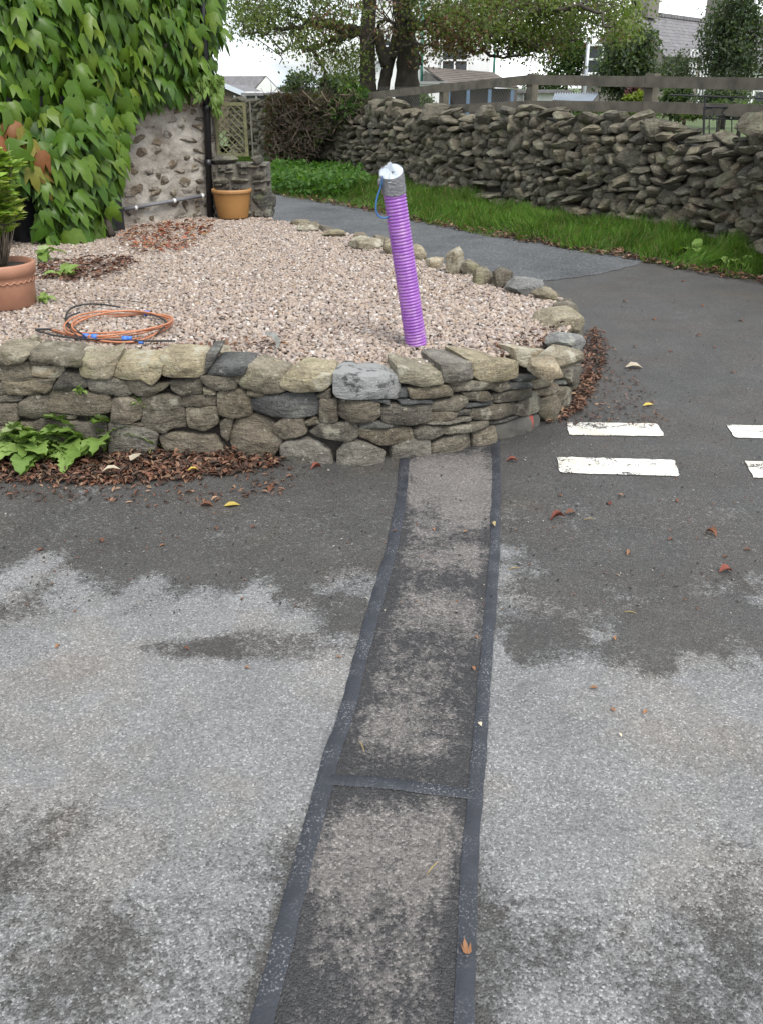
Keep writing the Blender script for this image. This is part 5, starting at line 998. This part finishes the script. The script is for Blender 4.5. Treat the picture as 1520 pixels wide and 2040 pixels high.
# ================================================================== PURPLE DUCT
m, nt, p, _ = new_mat('purple_plastic'); c = ramp(nt, noise(nt, 7, 5, .6), [(.35, (0.235, 0.075, 0.345)), (.65, (0.31, 0.11, 0.42))])
c = mix(nt, ramp(nt, noise(nt, 16, 5, .7), [(.5, 0.0), (.72, .5)]), c, (0.45, 0.30, 0.40)); nt.links.new(c, p.inputs['Base Color']); p.inputs['Roughness'].default_value = .42; M_purple = m
DB = gp(829, 688, GZ - .005); DT = wp(779, 343, DB[1]); ax = Vector(DT - DB); DL = ax.length; ax.normalize(); rot = Vector((0, 0, 1)).rotation_difference(ax).to_matrix()
duct = empty('corrugated_duct', DB, 'leaning purple corrugated duct capped with grey tape, stuck in the gravel', 'pipe')
prof = []; z_ = -.06; RD = .054; pitch = .0152; zc = DL - .085
while z_ < zc:
    prof += [(RD - .0042, z_), (RD - .0042, z_ + pitch * .22), (RD - .0008, z_ + pitch * .38), (RD, z_ + pitch * .5), (RD, z_ + pitch * .72), (RD - .0008, z_ + pitch * .84)]; z_ += pitch
MB().lathe(prof, 44, DB, rot).build('corrugated_pipe', M_purple, duct, True)
M_tape, nt, p, _ = new_mat('grey_duct_tape'); c = ramp(nt, noise(nt, 20, 5, .6, scaled(nt, 1, 1, 3)), [(.3, (0.13, 0.13, 0.135)), (.7, (0.22, 0.22, 0.23))]); nt.links.new(c, p.inputs['Base Color']); p.inputs['Roughness'].default_value = .35; p.inputs['Metallic'].default_value = .25; bump(nt, p, noise(nt, 45, 5, .65, scaled(nt, 1, 1, 2.5), 1.0), .012, .9)
vs = []; n = 48; zsT = np.linspace(zc - .012, DL + .004, 9)
for k_, zz in enumerate(zsT):
    for j in range(n):
        a0 = 2 * math.pi * j / n; r_ = RD + .0035 + .0022 * mn.noise(Vector((math.cos(a0) * 4, math.sin(a0) * 4, zz * 60))); z2 = zz + (.006 * math.sin(a0 * 2 + 1) if k_ == 0 else 0); z2 += (k_ / 8) ** 2 * .5 * r_ * math.sin(a0); q = rot @ Vector((r_ * math.cos(a0), r_ * math.sin(a0), z2)); vs.append(tuple(Vector(DB) + q))
MB().add(vs, [(i * n + j, i * n + (j + 1) % n, (i + 1) * n + (j + 1) % n, (i + 1) * n + j) for i in range(8) for j in range(n)]).build('tape_collar', M_tape, duct, True)
M_film = simple('pale_plastic_film', (0.40, 0.44, 0.48), .32, .08, 10); vs = []; rr = [1.04, 1.0, .8, .55, .3, .1, 0.02]
for i, f_ in enumerate(rr):
    for j in range(n):
        a0 = 2 * math.pi * j / n; fold = .010 * math.sin(a0 * 7 + 1.3 * math.sin(a0 * 3)) * (f_ * (1.05 - f_) * 3.2); z2 = DL + (-.012 if i == 0 else .003) + fold + (.006 if 0 < f_ < .9 else 0) * (1 - f_) + .5 * (RD + .001) * f_ * math.sin(a0); q = rot @ Vector(((RD + .001) * f_ * math.cos(a0), (RD + .001) * f_ * math.sin(a0), z2)); vs.append(tuple(Vector(DB) + q))
cap = MB().add(vs, [(i * n + j, i * n + (j + 1) % n, (i + 1) * n + (j + 1) % n, (i + 1) * n + j) for i in range(6) for j in range(n)] + [tuple(range(6 * n, 7 * n))]).build('film_cap', M_film, duct, True)
tp_ = Vector(DB) + rot @ Vector((0, .008, DL)); e1 = rot @ Vector((1, 0, 0)); e2 = rot @ Vector((0, 1, 0)); e3 = rot @ Vector((0, 0, 1))
MB().add([tp_ - e1 * .022 + e3 * .004, tp_ + e1 * .012 - e2 * .034 + e3 * .004, tp_ + e1 * .004 + e2 * .006 + e3 * .045, tp_ - e1 * .012 + e2 * .012 + e3 * .040, tp_ - e1 * .018 + e2 * .03 + e3 * .004, tp_ + e1 * .02 + e2 * .012 + e3 * .004], [(0, 1, 2, 3), (5, 4, 3, 2), (1, 5, 2), (4, 0, 3)]).build('film_fold', M_film, duct)
M_cord = simple('blue_cord', (0.03, 0.12, 0.30), .6, .2, 20); cp = [wp(x, y, DB[1] - .03) for x, y in ((762, 352), (758, 375), (752, 392), (749, 412), (752, 427), (762, 434), (774, 432), (782, 424))]
MB().tube(smoothpath(cp, 30), .0042, 6).build('blue_cord', M_cord, duct, True)
k_ = wp(757, 360, DB[1] - .02); MB().tube([k_ + np.array([0, 0, -.025]), k_, k_ + np.array([.012, 0, .02])], [.008, .012, .006], 8).build('tape_tail', M_tape, duct, True)

# ================================================================== CABLE COIL
M_orange = simple('orange_tubing', (0.43, 0.17, 0.085), .5, .2, 12); M_blk = simple('black_cable', (0.02, 0.02, 0.022), .5, .2, 20); M_tie = simple('blue_tape', (0.05, 0.17, 0.55), .5, .1, 12)
cc = gp(239, 648, GZ + .02); coil = empty('cable_coil', cc, 'loose coil of orange tubing with blue ties lying on the gravel', 'cable'); sc = FPX / (cc[1] * math.cos(TH) + 1.15 * math.sin(TH)); CR = 102 / sc
def loop(r_, ex, ph, turn, dz, m, name, rad, off=(0, 0), ends=None, ev=.95):
    P_ = []
    for t in np.linspace(0, 1, 70):
        a0 = ph + turn * 2 * math.pi * t; rr_ = r_ * (1 + .03 * math.sin(3 * a0 + ph)); P_.append((cc[0] + off[0] + rr_ * ex * math.cos(a0), cc[1] + off[1] + rr_ * ev * math.sin(a0), GZ + .018 + dz + .012 * math.sin(2 * a0 + ph)))
    if ends: P_ = P_ + [tuple(q) for q in ends]
    P_ = resample(np.array(P_), 110); MB().tube(P_, rad, 7).build(name, m, coil, True)
loop(CR, 1.0, 0.3, 1.0, .0, M_orange, 'tubing_loop', .005); loop(CR * .95, 1.0, 1.5, 1.0, .012, M_orange, 'tubing_loop', .005, (.012, .01)); loop(CR * .99, 1.02, 2.6, 1.0, .022, M_orange, 'tubing_loop', .005, (.004, -.016)); loop(CR * .90, 1.03, 4.0, 1.0, .016, M_orange, 'tubing_loop', .005, (.02, -.01))
def gpath(pts, m, name, rad, dz=.02): MB().tube(smoothpath([gp(x, y, GZ + dz) for x, y in pts], 50), rad, 7).build(name, m, coil, True)
gpath([(98, 655), (130, 663), (170, 672), (215, 680), (262, 681), (300, 671), (330, 650)], M_orange, 'tubing_end', .005); gpath([(100, 657), (135, 667), (175, 677), (230, 683), (278, 682)], M_orange, 'tubing_end', .005, .012); gpath([(72, 656), (100, 656), (120, 660)], M_blk, 'cable_end', .006); gpath([(72, 658), (110, 668), (165, 675), (215, 677), (280, 679), (350, 679)], M_blk, 'cable_end', .005, .024)
gpath([(158, 672), (138, 655), (132, 632), (142, 615), (165, 607), (200, 606), (240, 612)], M_blk, 'black_cable', .0052, .03); gpath([(172, 672), (150, 655), (134, 640), (140, 630), (160, 622)], M_blk, 'black_cable', .0045, .034); gpath([(300, 626), (322, 634), (332, 645), (315, 664)], M_blk, 'black_cable', .0042, .034); gpath([(170, 600), (215, 598), (262, 600), (290, 604)], M_blk, 'black_cable', .002, .012)
for x, y in ((293, 624), (189, 671), (172, 670), (250, 675), (258, 674)):
    q = gp(x, y, GZ + .026); MB().tube([q - np.array([.014, 0, 0]), q + np.array([.014, 0, 0])], .015 if x != 258 else .011, 8).build('tie', M_tie, coil, True)
q = gp(277, 682, GZ + .016); MB().tube([q, q + np.array([.025, 0, 0])], .008, 8).build('tie', M_tie, coil, True)
# torn strip of grey strapping half buried
st = empty('grey_strap', gp(545, 690, GZ), 'curled grey strip of strapping half buried in the gravel by the wall', 'strap'); P_ = smoothpath([gp(*a) for a in ((528, 668, GZ + .03), (540, 670, GZ + .045), (549, 680, GZ + .04), (551, 693, GZ + .03), (545, 703, GZ + .01))], 20); vs = []
for q in P_: vs += [tuple(q), tuple(q + np.array([.018, .006, .018]))]
MB().add(vs + [(x, y + .004, z) for x, y, z in vs], [(2 * k_, 2 * k_ + 1, 2 * k_ + 3, 2 * k_ + 2) for k_ in range(19)] + [(40 + 2 * k_ + 2, 40 + 2 * k_ + 3, 40 + 2 * k_ + 1, 40 + 2 * k_) for k_ in range(19)]).build('strip', simple('grey_strap', (0.25, 0.25, 0.23), .6, .3, 30), st, True)

# ================================================================== GRASS VERGE, WEEDS
BLV = np.array([(-.5, 0, 0), (.5, 0, 0), (.38, .4, .04), (-.38, .4, .04), (.22, .75, .16), (-.22, .75, .16), (0.02, 1, .34), (-.02, 1, .34)]); BLF = np.array([(0, 1, 2, 3), (3, 2, 4, 5), (5, 4, 6, 7)])
M_grass = leaf_mat('grass_blade', None, .25, .5, attr=True); n = 52000
u = rng.random(n) ** .95; a_ = rng.random(n) * 118.9
# even spread: more blades where the verge is nearer
def vpt(a_, u):
    i0 = a_.astype(int); f_ = (a_ - i0)[:, None]; e_ = VE[i0] * (1 - f_) + VE[i0 + 1] * f_; w_ = FW[i0] * (1 - f_) + FW[i0 + 1] * f_; return e_ * (1 - u[:, None]) + (w_ + np.array([.0, .05])) * u[:, None]
q = vpt(a_, u); cl1 = fbm(q[:, 0] * 1.6, q[:, 1] * 1.6, 4, 61); cl2 = fbm(q[:, 0] * 5, q[:, 1] * 5, 3, 71); keep = (rng.random(n) < (.25 + 1.1 * cl2)) & ((u > .07) | (rng.random(n) < .3 + .8 * cl1)); q, u, cl1, cl2 = q[keep], u[keep], cl1[keep], cl2[keep]; n = len(q)
zz = .004 + .13 * u ** .8; ang = rng.normal(0, .5, (n, 3)); sw = fbm(q[:, 0] * 2.5, q[:, 1] * 2.5, 3, 81) - .5; tipd = np.stack([5 * sw + ang[:, 0] * .9, -.35 + ang[:, 1] * .9 + 2 * (cl2 - .5), np.full(n, 1.0)], 1)
hgt = .85 * (.05 + .05 * rng.random(n) + .42 * np.clip(cl1 - .3, 0, 1) * (.4 + cl2)) * (.6 + .5 * sstep(0, .3, u)); sc3 = np.stack([rng.uniform(.006, .012, n), hgt, hgt], 1)
cg = np.array([(0.055, 0.13, 0.02), (0.075, 0.16, 0.026), (0.10, 0.19, 0.035), (0.045, 0.105, 0.02)])[rng.integers(0, 4, n)] * np.array([1.15, 1.0, 1.1]) * (.5 + 1.6 * np.clip(fbm(q[:, 0] * 2.3, q[:, 1] * 2.3, 4, 91), 0, 1)[:, None]) ; dryb = rng.random(n) < .10; cg[dryb] = (0.22, 0.19, 0.09)
grass = scatter('verge_grass', BLV, BLF, np.c_[q, zz], frames(tipd, rand_dirs(n) * .6 + np.array([0, -1, .2])), sc3, cg, M_grass); tag(grass, 'lush green grass along the verge below the far stone wall', 'grass')
# nettles and leafy weeds at the left end of the verge
q = in_poly([(540, 345), (600, 330), (680, 335), (720, 352), (735, 385), (680, 395), (600, 388), (545, 380)], 5200); base = np.array([gp(x, y, .05) for x, y in q]); base[:, 2] = rng.uniform(.03, .34, len(q)) * (.8 + .4 * (fbm(base[:, 0] * 2, base[:, 1] * 2, 3, 5)))
cg = np.array([(0.055, 0.13, 0.025), (0.08, 0.17, 0.035), (0.11, 0.20, 0.045)])[rng.integers(0, 3, len(q))]
tag(leaves_at('nettles', base, .10, cg, M_treeleaf, None, droop=.1), 'leafy green nettles at the left end of the verge', 'weeds')
# broad-leaved rosettes: every leaf is its own piece
def weed_leaf(name, m, lobes, seed, wid=.2):
    rs = random.Random(seed); n = 19; vs = []; 
    for k in range(n):
        t = k / (n - 1); w_ = 1.35 * wid * (math.sin(math.pi * min(1, t ** .95)) ** .55 * .8 + .05) * (1 - .25 * (1 - t)) ; w_ *= 1 + (lobes * (1 if k % 2 else -1) if 1 < k < n - 2 else 0); x_ = .05 * math.sin(t * 5 + seed)
        up = .35 * math.sin(t * 2.3) - .32 * t * t
        for sx_ in (-1, 0, 1): vs.append((x_ + sx_ * w_ * rs.uniform(.9, 1.1), t, up + (abs(sx_) * .06 + .02 * math.sin(k * 2.1 + sx_))))
    fs = [(k * 3 + b, k * 3 + b + 1, k * 3 + b + 4, k * 3 + b + 3) for k in range(n - 1) for b in range(2)]
    me = bpy.data.meshes.new(name); me.from_pydata(vs, [], fs); me.materials.append(m); me.polygons.foreach_set('use_smooth', [True] * len(fs)); me.update(); return me
M_weed = leaf_mat('weed_leaf', [(0, (0.14, 0.225, 0.045)), (.3, (0.19, 0.29, 0.07)), (.6, (0.26, 0.37, 0.11)), (.85, (0.15, 0.24, 0.06)), (1, (0.34, 0.41, 0.2))], .25, .5)
wl = [weed_leaf('weed_leaf', M_weed, .3, 1, .15), weed_leaf('weed_leaf', M_weed, .2, 2, .16), weed_leaf('dock_leaf', M_weed, .06, 3, .22), weed_leaf('dock_leaf', M_weed, .12, 4, .2)]
def rosette(name, label, loc, nl, L0, L1, kinds, upright=.5, cat='weed', group=None, jit=.03, front=None):
    t = empty(name, loc, label, cat, group)
    for k in range(nl):
        a0 = 2 * math.pi * k / nl * 1.0 + random.uniform(-.4, .4); 
        if front is not None: a0 = front + random.uniform(-1.6, 1.6)
        L_ = random.uniform(L0, L1); tl = random.uniform(.1, upright)
        place('leaf', wl[random.choice(kinds)], t, np.array(loc) + np.array([random.uniform(-jit, jit), random.uniform(-jit, jit), .0]), Euler((tl, random.uniform(-.3, .3), a0 - math.pi / 2), 'XYZ').to_matrix(), (L_ * random.uniform(.9, 1.3), L_, L_))
    return t
g = lambda x, y, z=0: gp(x, y, z)
rosette('dandelion', 'leafy dandelion clump at the extreme left foot of the stone wall', g(15, 908), 26, .15, .27, [0, 1], 1.2, jit=.1, front=-1.2); rosette('dandelion', 'largest dandelion clump with long toothed leaves against the wall', g(140, 905), 32, .15, .28, [0, 1, 3], 1.2, jit=.13, front=-1.3); rosette('dandelion', 'upright toothed weed close to the pale base stone of the wall', g(205, 900), 14, .15, .27, [0, 1], 1.4, jit=.04, front=-1.0)
rosette('dandelion', 'low flat weed between the two dandelion clumps', g(75, 914), 22, .13, .22, [0, 3], .9, jit=.08, front=-1.5); rosette('small_weed', 'small weed sprouting beside the round boulder at the wall foot', g(318, 893), 7, .07, .14, [1, 0], 1.2, jit=.03)
q_, N_ = cpt(onwall(*Z4(400, 545))[0]); rosette('small_weed', 'tiny fern-like weed growing from a joint in the wall', (q_[0] + N_[0] * .02, q_[1] + N_[1] * .02, onwall(*Z4(400, 550))[1]), 6, .03, .06, [0], 1.3, jit=.01)
q_, N_ = cpt(onwall(*Z4(675, 600))[0]); rosette('moss_tuft', 'mossy tuft in the joint beside the square stone', (q_[0] + N_[0] * .02, q_[1] + N_[1] * .02, onwall(*Z4(675, 600))[1]), 9, .02, .045, [0, 2], 1.3, jit=.03)
rosette('dock_plant', 'broad leaved dock by the leaf litter at the verge edge', g(1375, 512, .05), 11, .12, .22, [2, 3], 1.0, jit=.08); rosette('dock_plant', 'smaller dock growing right of the larger one on the verge', g(1462, 532, .05), 7, .1, .17, [2, 3], .9, jit=.06); rosette('dock_plant', 'dock leaves in the long grass under the middle of the wall', g(1300, 458, .1), 8, .2, .34, [2, 3], 1.1, jit=.1)
rosette('small_weed', 'small green weed on the gravel right of the terracotta pot', g(88, 603, GZ), 7, .06, .11, [0, 1], 1.0, jit=.03); rosette('small_weed', 'green weed growing under the grey pipe at the house foot', g(372, 425, GZ), 12, .10, .2, [1, 0], 1.3, jit=.05); rosette('loose_sprig', 'dark green leafy sprig lying on the gravel near the terracotta pot', g(130, 552, GZ), 7, .07, .13, [2, 3], .7, jit=.04); rosette('small_weed', 'broad pale leaf clump at the foot of the creeper', g(92, 520, GZ), 5, .12, .2, [2], .6, jit=.04)

# ================================================================== FALLEN LEAVES
CV = []; 
for k in range(4):
    t = k / 3; w_ = [.08, .42, .36, .03][k]
    for sx_ in (-1, 0, 1): CV.append((sx_ * w_ * .8, t, .30 * abs(sx_) * w_ * 1.6 + .14 * math.sin(t * 3.1)))
CVr = np.array(CV); CF = np.array([(k * 3 + b, k * 3 + b + 1, k * 3 + b + 4, k * 3 + b + 3) for k in range(3) for b in range(2)])
M_dead = leaf_mat('dead_leaf', None, .12, .6, attr=True, tcol=(1.3, .9, .6))
DBR = np.array([(0.17, 0.082, 0.052), (0.13, 0.064, 0.043), (0.22, 0.11, 0.068), (0.09, 0.05, 0.037), (0.06, 0.04, 0.032), (0.24, 0.14, 0.095), (0.30, 0.19, 0.12), (0.085, 0.06, 0.045), (0.06, 0.045, 0.035)]); DRD = np.array([(0.34, 0.11, 0.06), (0.42, 0.18, 0.09), (0.27, 0.08, 0.05), (0.36, 0.22, 0.11), (0.16, 0.08, 0.055), (0.2, 0.12, 0.08)])
def litter(name, label, poly, n, z, L0, L1, cols, pile=.03, Vt=CVr, thin=None):
    q = in_poly(poly, n); P_ = np.array([gp(x, y, z) for x, y in q]); P_[:, 2] += rng.random(n) ** 2 * pile + .004
    t_ = rand_dirs(n); t_[:, 2] *= .16; nn_ = np.array([0, 0, 1.0]) + rng.normal(0, .28, (n, 3)); L_ = rng.uniform(L0, L1, n); sc3 = np.stack([L_ * rng.uniform(.22, .75, n), L_, L_ * rng.uniform(.2, 1.1, n)], 1)
    o = scatter(name, Vt, CF, P_, frames(t_, nn_), sc3, cols[rng.integers(0, len(cols), n)] * rng.uniform(.7, 1.25, (n, 1)), M_dead, smooth=True); return tag(o, label, 'leaf litter')
litter('leaf_litter', 'drift of brown dead leaves along the foot of the stone wall', [(-40, 905), (120, 905), (260, 893), (330, 885), (430, 898), (545, 912), (565, 925), (520, 940), (430, 950), (330, 962), (200, 966), (-40, 962)], 3000, 0.0, .016, .055, DBR, .025)
litter('leaf_litter', 'scattered brown leaf crumbs on the tarmac below the drift', [(-40, 960), (300, 958), (560, 930), (640, 930), (560, 990), (300, 1010), (120, 1000), (-40, 990)], 260, 0.0, .012, .04, DBR, .004)
litter('leaf_litter', 'brown leaves heaped round the curved right end of the wall', [(1164, 668), (1188, 655), (1208, 690), (1200, 740), (1175, 790), (1150, 825), (1110, 842), (1095, 848), (1120, 822), (1142, 795), (1158, 750)], 900, 0.0, .016, .05, DBR, .025)
litter('leaf_litter', 'fine leaf debris spilling from the wall end towards the dashes', [(1195, 660), (1250, 720), (1300, 790), (1330, 850), (1130, 850), (1180, 790)], 420, 0.0, .008, .03, DBR, .004)
litter('leaf_litter', 'red and orange fallen creeper leaves at the house foot', [(232, 470), (270, 452), (345, 446), (430, 438), (425, 458), (400, 478), (370, 500), (290, 505), (245, 492)], 430, GZ + .002, .035, .07, DRD, .025)
litter('leaf_litter', 'dark brown shredded leaves on the gravel beside the creeper', [(75, 530), (160, 515), (250, 512), (280, 525), (240, 545), (160, 562), (80, 560)], 520, GZ + .004, .025, .06, DBR[:5], .02)
litter('leaf_litter', 'thin line of dead leaves along the lane edge of the verge', [(545, 388), (640, 404), (760, 427), (900, 458), (1000, 476), (1150, 500), (1280, 520), (1280, 510), (1150, 488), (1000, 464), (900, 446), (760, 417), (640, 394), (545, 380)], 800, 0.01, .04, .09, DBR, .03)
litter('leaf_litter', 'brown leaves gathered below the dock at the right verge edge', [(1270, 505), (1340, 512), (1420, 535), (1520, 556), (1700, 595), (1700, 605), (1520, 566), (1400, 546), (1290, 524)], 420, 0.01, .04, .08, DBR, .04)
litter('leaf_litter', 'leaf fragments mixed into the pebbles near the front coping', [(480, 680), (560, 680), (570, 712), (430, 720), (300, 705), (300, 690)], 120, GZ, .02, .05, DBR, .02)
litter('leaf_litter', 'leaf scraps on the pebbles at the right end of the bed', [(960, 690), (1110, 640), (1130, 655), (1080, 690), (1000, 712)], 90, GZ, .02, .045, DBR, .015)
litter('leaf_litter', 'leaf scraps scattered over the middle of the gravel bed', [(300, 520), (760, 500), (1000, 600), (960, 680), (500, 690), (360, 660)], 90, GZ + .004, .015, .04, DBR, .01)
# single leaves lying on the tarmac
LM = {}
for nm, col in (('brown', (0.19, 0.085, 0.05)), ('red', (0.21, 0.065, 0.045)), ('orange', (0.34, 0.17, 0.085)), ('yellow', (0.55, 0.42, 0.10)), ('straw', (0.45, 0.36, 0.18)), ('pale', (0.55, 0.48, 0.36))):
    mt = leaf_mat(nm + '_fallen_leaf', [(0, [x * .8 for x in col]), (1, [min(1, x * 1.15) for x in col])], .12, .6, tcol=(1.2, 1, .6)); LM[nm] = mesh_np('fallen_leaf_' + nm, CVr, CF, mt, smooth=True)
def leaf(x, y, col, L_, label, w_=1.0, z=0.0, group=None, curl=1.0, rot=None, name='fallen_leaf'):
    p_ = gp(x, y, z + .004); return tag(place(name, LM[col], None, p_ - np.array([0, L_ * .4, 0]) * 0, (random.uniform(-.15, .15), random.uniform(-.2, .2), random.uniform(0, 6.28) if rot is None else rot), (L_ * w_, L_, L_ * curl)), label, 'leaf', group, 'thing')
leaf(448, 1008, 'yellow', .065, 'bright yellow leaf on the dark tarmac below the leaf drift', .8, rot=-1.3, curl=.5); leaf(620, 935, 'red', .06, 'curled reddish leaf just below the wall left of the patch', .6, rot=-.9, curl=1.5); leaf(545, 970, 'brown', .05, 'brown leaf pair on tarmac below the end of the drift', 1); leaf(400, 1007, 'brown', .055, 'reddish brown leaf left of the yellow leaf', 1, rot=-1.5)
leaf(860, 890, 'red', .05, 'curled red leaf at the wall foot on the patch', .6, rot=-1.1, curl=1.4); leaf(1008, 919, 'red', .055, 'curled red leaf right of the patch top near the dashes', .6, rot=-1.6, curl=1.4); leaf(1095, 1038, 'red', .07, 'long rolled red leaf right of the patch', .5, rot=-1.2, curl=1.6); leaf(1145, 1022, 'brown', .05, 'flat brown leaf beside the long rolled red leaf', .9); leaf(1432, 1140, 'red', .05, 'large broken red leaf far right on the tarmac', 1.2, rot=-1.5, curl=1.5)
leaf(1405, 1058, 'brown', .055, 'dark curled leaf at right below the dashes', .7, curl=1.6); leaf(1255, 1099, 'orange', .04, 'small tan leaf with stalk below the dashes', .6, curl=1.2); LM['lobed'] = mesh_np('lobed_leaf', IVT * np.array([1, 1, -1.2]), IVF, LM['orange'].materials[0]); leaf(930, 1898, 'lobed', .024, 'crisp orange lobed leaf lying on the right sealing strip', .9, z=.014, rot=.15, curl=1.3); leaf(985, 1048, 'straw', .03, 'small straw coloured curl on the right sealing strip', .9, z=.01, curl=1.5); leaf(958, 1446, 'pale', .018, 'pale crumb stuck on the right sealing strip', 1, z=.01)
leaf(1280, 808, 'yellow', .06, 'yellow oval leaf above the upper dash', .7, rot=-1.5, curl=.5); leaf(1245, 732, 'pale', .11, 'pale crumpled scrap lying right of the leaf heap', .9, rot=-1.6, curl=.8); leaf(640, 862 + 58, 'pale', .0001 + .05, 'whitish leaf near the foot of the wall', .9) if False else None
leaf(262, 917, 'pale', .075, 'large pale cream leaf lying on the brown leaf drift', 1.1, z=.05, rot=-.4, curl=.4); leaf(205, 940, 'pale', .08, 'dusty pale leaf on the left part of the leaf drift', .7, z=.04, rot=-1.4, curl=.8); leaf(375, 938, 'yellow', .05, 'yellow green leaf on the right part of the leaf drift', .7, z=.03, rot=-1.2)
singles = [
 (865, 1056, 'orange', .02, 'p', 'tiny orange crumb near the middle of the upper patch'), (930, 1058, 'orange', .02, 'p', 'tiny orange crumb on the upper patch closer to the right strip'), (945, 1335, 'orange', .022, 'p', 'orange crumb against the right strip halfway down the patch'), (950, 1272, 'orange', .02, 'p', 'pale orange flake by the right strip above the halfway crumb'), (790, 1058, 'brown', .02, 'p', 'brown crumb at the bend of the left sealing strip'),
 (330, 1085, 'orange', .028, 'l', 'small tan leaf on damp tarmac below the yellow leaf'), (112, 1291, 'orange', .03, 'l', 'small orange leaf on pale tarmac near the left edge'), (377, 1294, 'brown', .026, 'l', 'brown leaf inside the dark damp patch left of the strip'), (487, 1330, 'orange', .022, 'l', 'tan flake just below the dark damp patch'), (75, 1098, 'brown', .035, 'l', 'brown leaf on damp tarmac at far left'), (205, 1080, 'brown', .04, 'l', 'brown leaf in the dirty patch below the leaf drift'), (680, 1309, 'orange', .018, 'l', 'tiny orange flake close to the left sealing strip'), (510, 1048, 'brown', .03, 'l', 'brown scrap below and right of the yellow leaf'), (430, 1050, 'brown', .03, 'l', 'brown scrap directly below the yellow leaf'),
 (1175, 1371, 'orange', .028, 'r', 'orange leaf on pale tarmac nearest the right sealing strip'), (1290, 1415, 'orange', .026, 'r', 'orange leaf lowest and farthest right on pale tarmac'), (1215, 1411, 'orange', .022, 'r', 'small orange flake between the two lowest orange leaves'), (1225, 1275, 'orange', .022, 'r', 'orange flake at the edge of the damp tarmac right of the patch'), (1237, 1468, 'pale', .018, 'r', 'pale flake, the lowest scrap on the right tarmac'), (1210, 1000, 'red', .04, 'r', 'red brown leaf just below the lower left dash'), (1230, 985, 'orange', .03, 'r', 'tan leaf touching the underside of the lower left dash'), (1330, 1076, 'brown', .035, 'r', 'dark brown scrap left of the dark curled leaf'), (1440, 1110, 'brown', .03, 'r', 'brown scrap just above the large broken red leaf'), (1110, 985, 'brown', .03, 'r', 'brown scrap left of the lower dash corner'), (1350, 1000, 'brown', .03, 'r', 'brown scrap below the right end of the lower left dash'), (1480, 1095, 'brown', .035, 'r', 'brown leaf at the right edge above the broken red leaf'),
 (1300, 635, 'brown', .05, 'j', 'brown leaf on the junction tarmac level with the grey boulder'), (1385, 668, 'brown', .05, 'j', 'brown leaf beyond the dashes, right of the pale scrap'), (1420, 690, 'brown', .04, 'j', 'small brown leaf midway on the dark junction tarmac'), (1330, 700, 'brown', .04, 'j', 'small brown leaf just above right of the pale scrap'), (1260, 690, 'brown', .045, 'j', 'brown leaf just beyond the pale scrap'), (1455, 740, 'brown', .04, 'j', 'brown leaf above the upper right dash'), (1355, 560, 'brown', .05, 'j', 'brown leaf near the verge on the dark junction tarmac'), (1240, 600, 'brown', .05, 'j', 'brown leaf close to where pale lane meets dark tarmac'), (1480, 640, 'brown', .05, 'j', 'brown leaf at the right edge of the junction tarmac'), (1400, 610, 'brown', .05, 'j', 'brown leaf right of centre on the junction below the verge')]
GR = {'p': 'leaf crumbs on the patch', 'l': 'small leaves left of the patch', 'r': 'small leaves right of the patch', 'j': 'leaves on the junction tarmac'}
for x, y, cl__, L_, g_, lb in singles: leaf(x, y, cl__, L_ * .85, lb, .8, z=.005 if g_ == 'p' else 0, group=GR[g_], curl=.8)
for x, y, r_, lb in ((727, 1500, .35, 'straw coloured stalk on the patch above the cross strip'), (848, 1744, -.7, 'straw coloured stalk on the patch below the cross strip'), (1240, 1220, -1.6, 'thin straw stalk on damp tarmac right of the patch'), (1010, 1136, -1.5, 'thin straw stalk just right of the right sealing strip'), (1162, 1036, -1.4, 'thin straw stalk beside the flat brown leaf')): leaf(x, y, 'straw', .05, lb, .10, z=.005, group='stalks on the tarmac', rot=r_, curl=.5, name='dry_stalk')
# grit
n = 1500; q = np.c_[rng.uniform(-60, 1560, n), rng.uniform(560, 1230, n)]; P_ = np.array([gp(x, y, .003) for x, y in q]); P_ = P_[~inside(np.vstack([bed, [[-4, 3.8]]]), P_[:, :2])]; n = len(P_)
tag(scatter('road_grit', CVr, CF, P_, frames(rand_dirs(n) * np.array([1, 1, .2]), np.array([0, 0, 1.0]) + rng.normal(0, .3, (n, 3))), np.stack([rng.uniform(.004, .014, n)] * 3, 1), np.array([(0.05, 0.04, 0.032), (0.16, 0.09, 0.06), (0.3, 0.28, 0.24), (0.03, 0.03, 0.03)])[rng.integers(0, 4, n)], M_dead), 'fine grit and leaf crumbs on the road', 'grit')
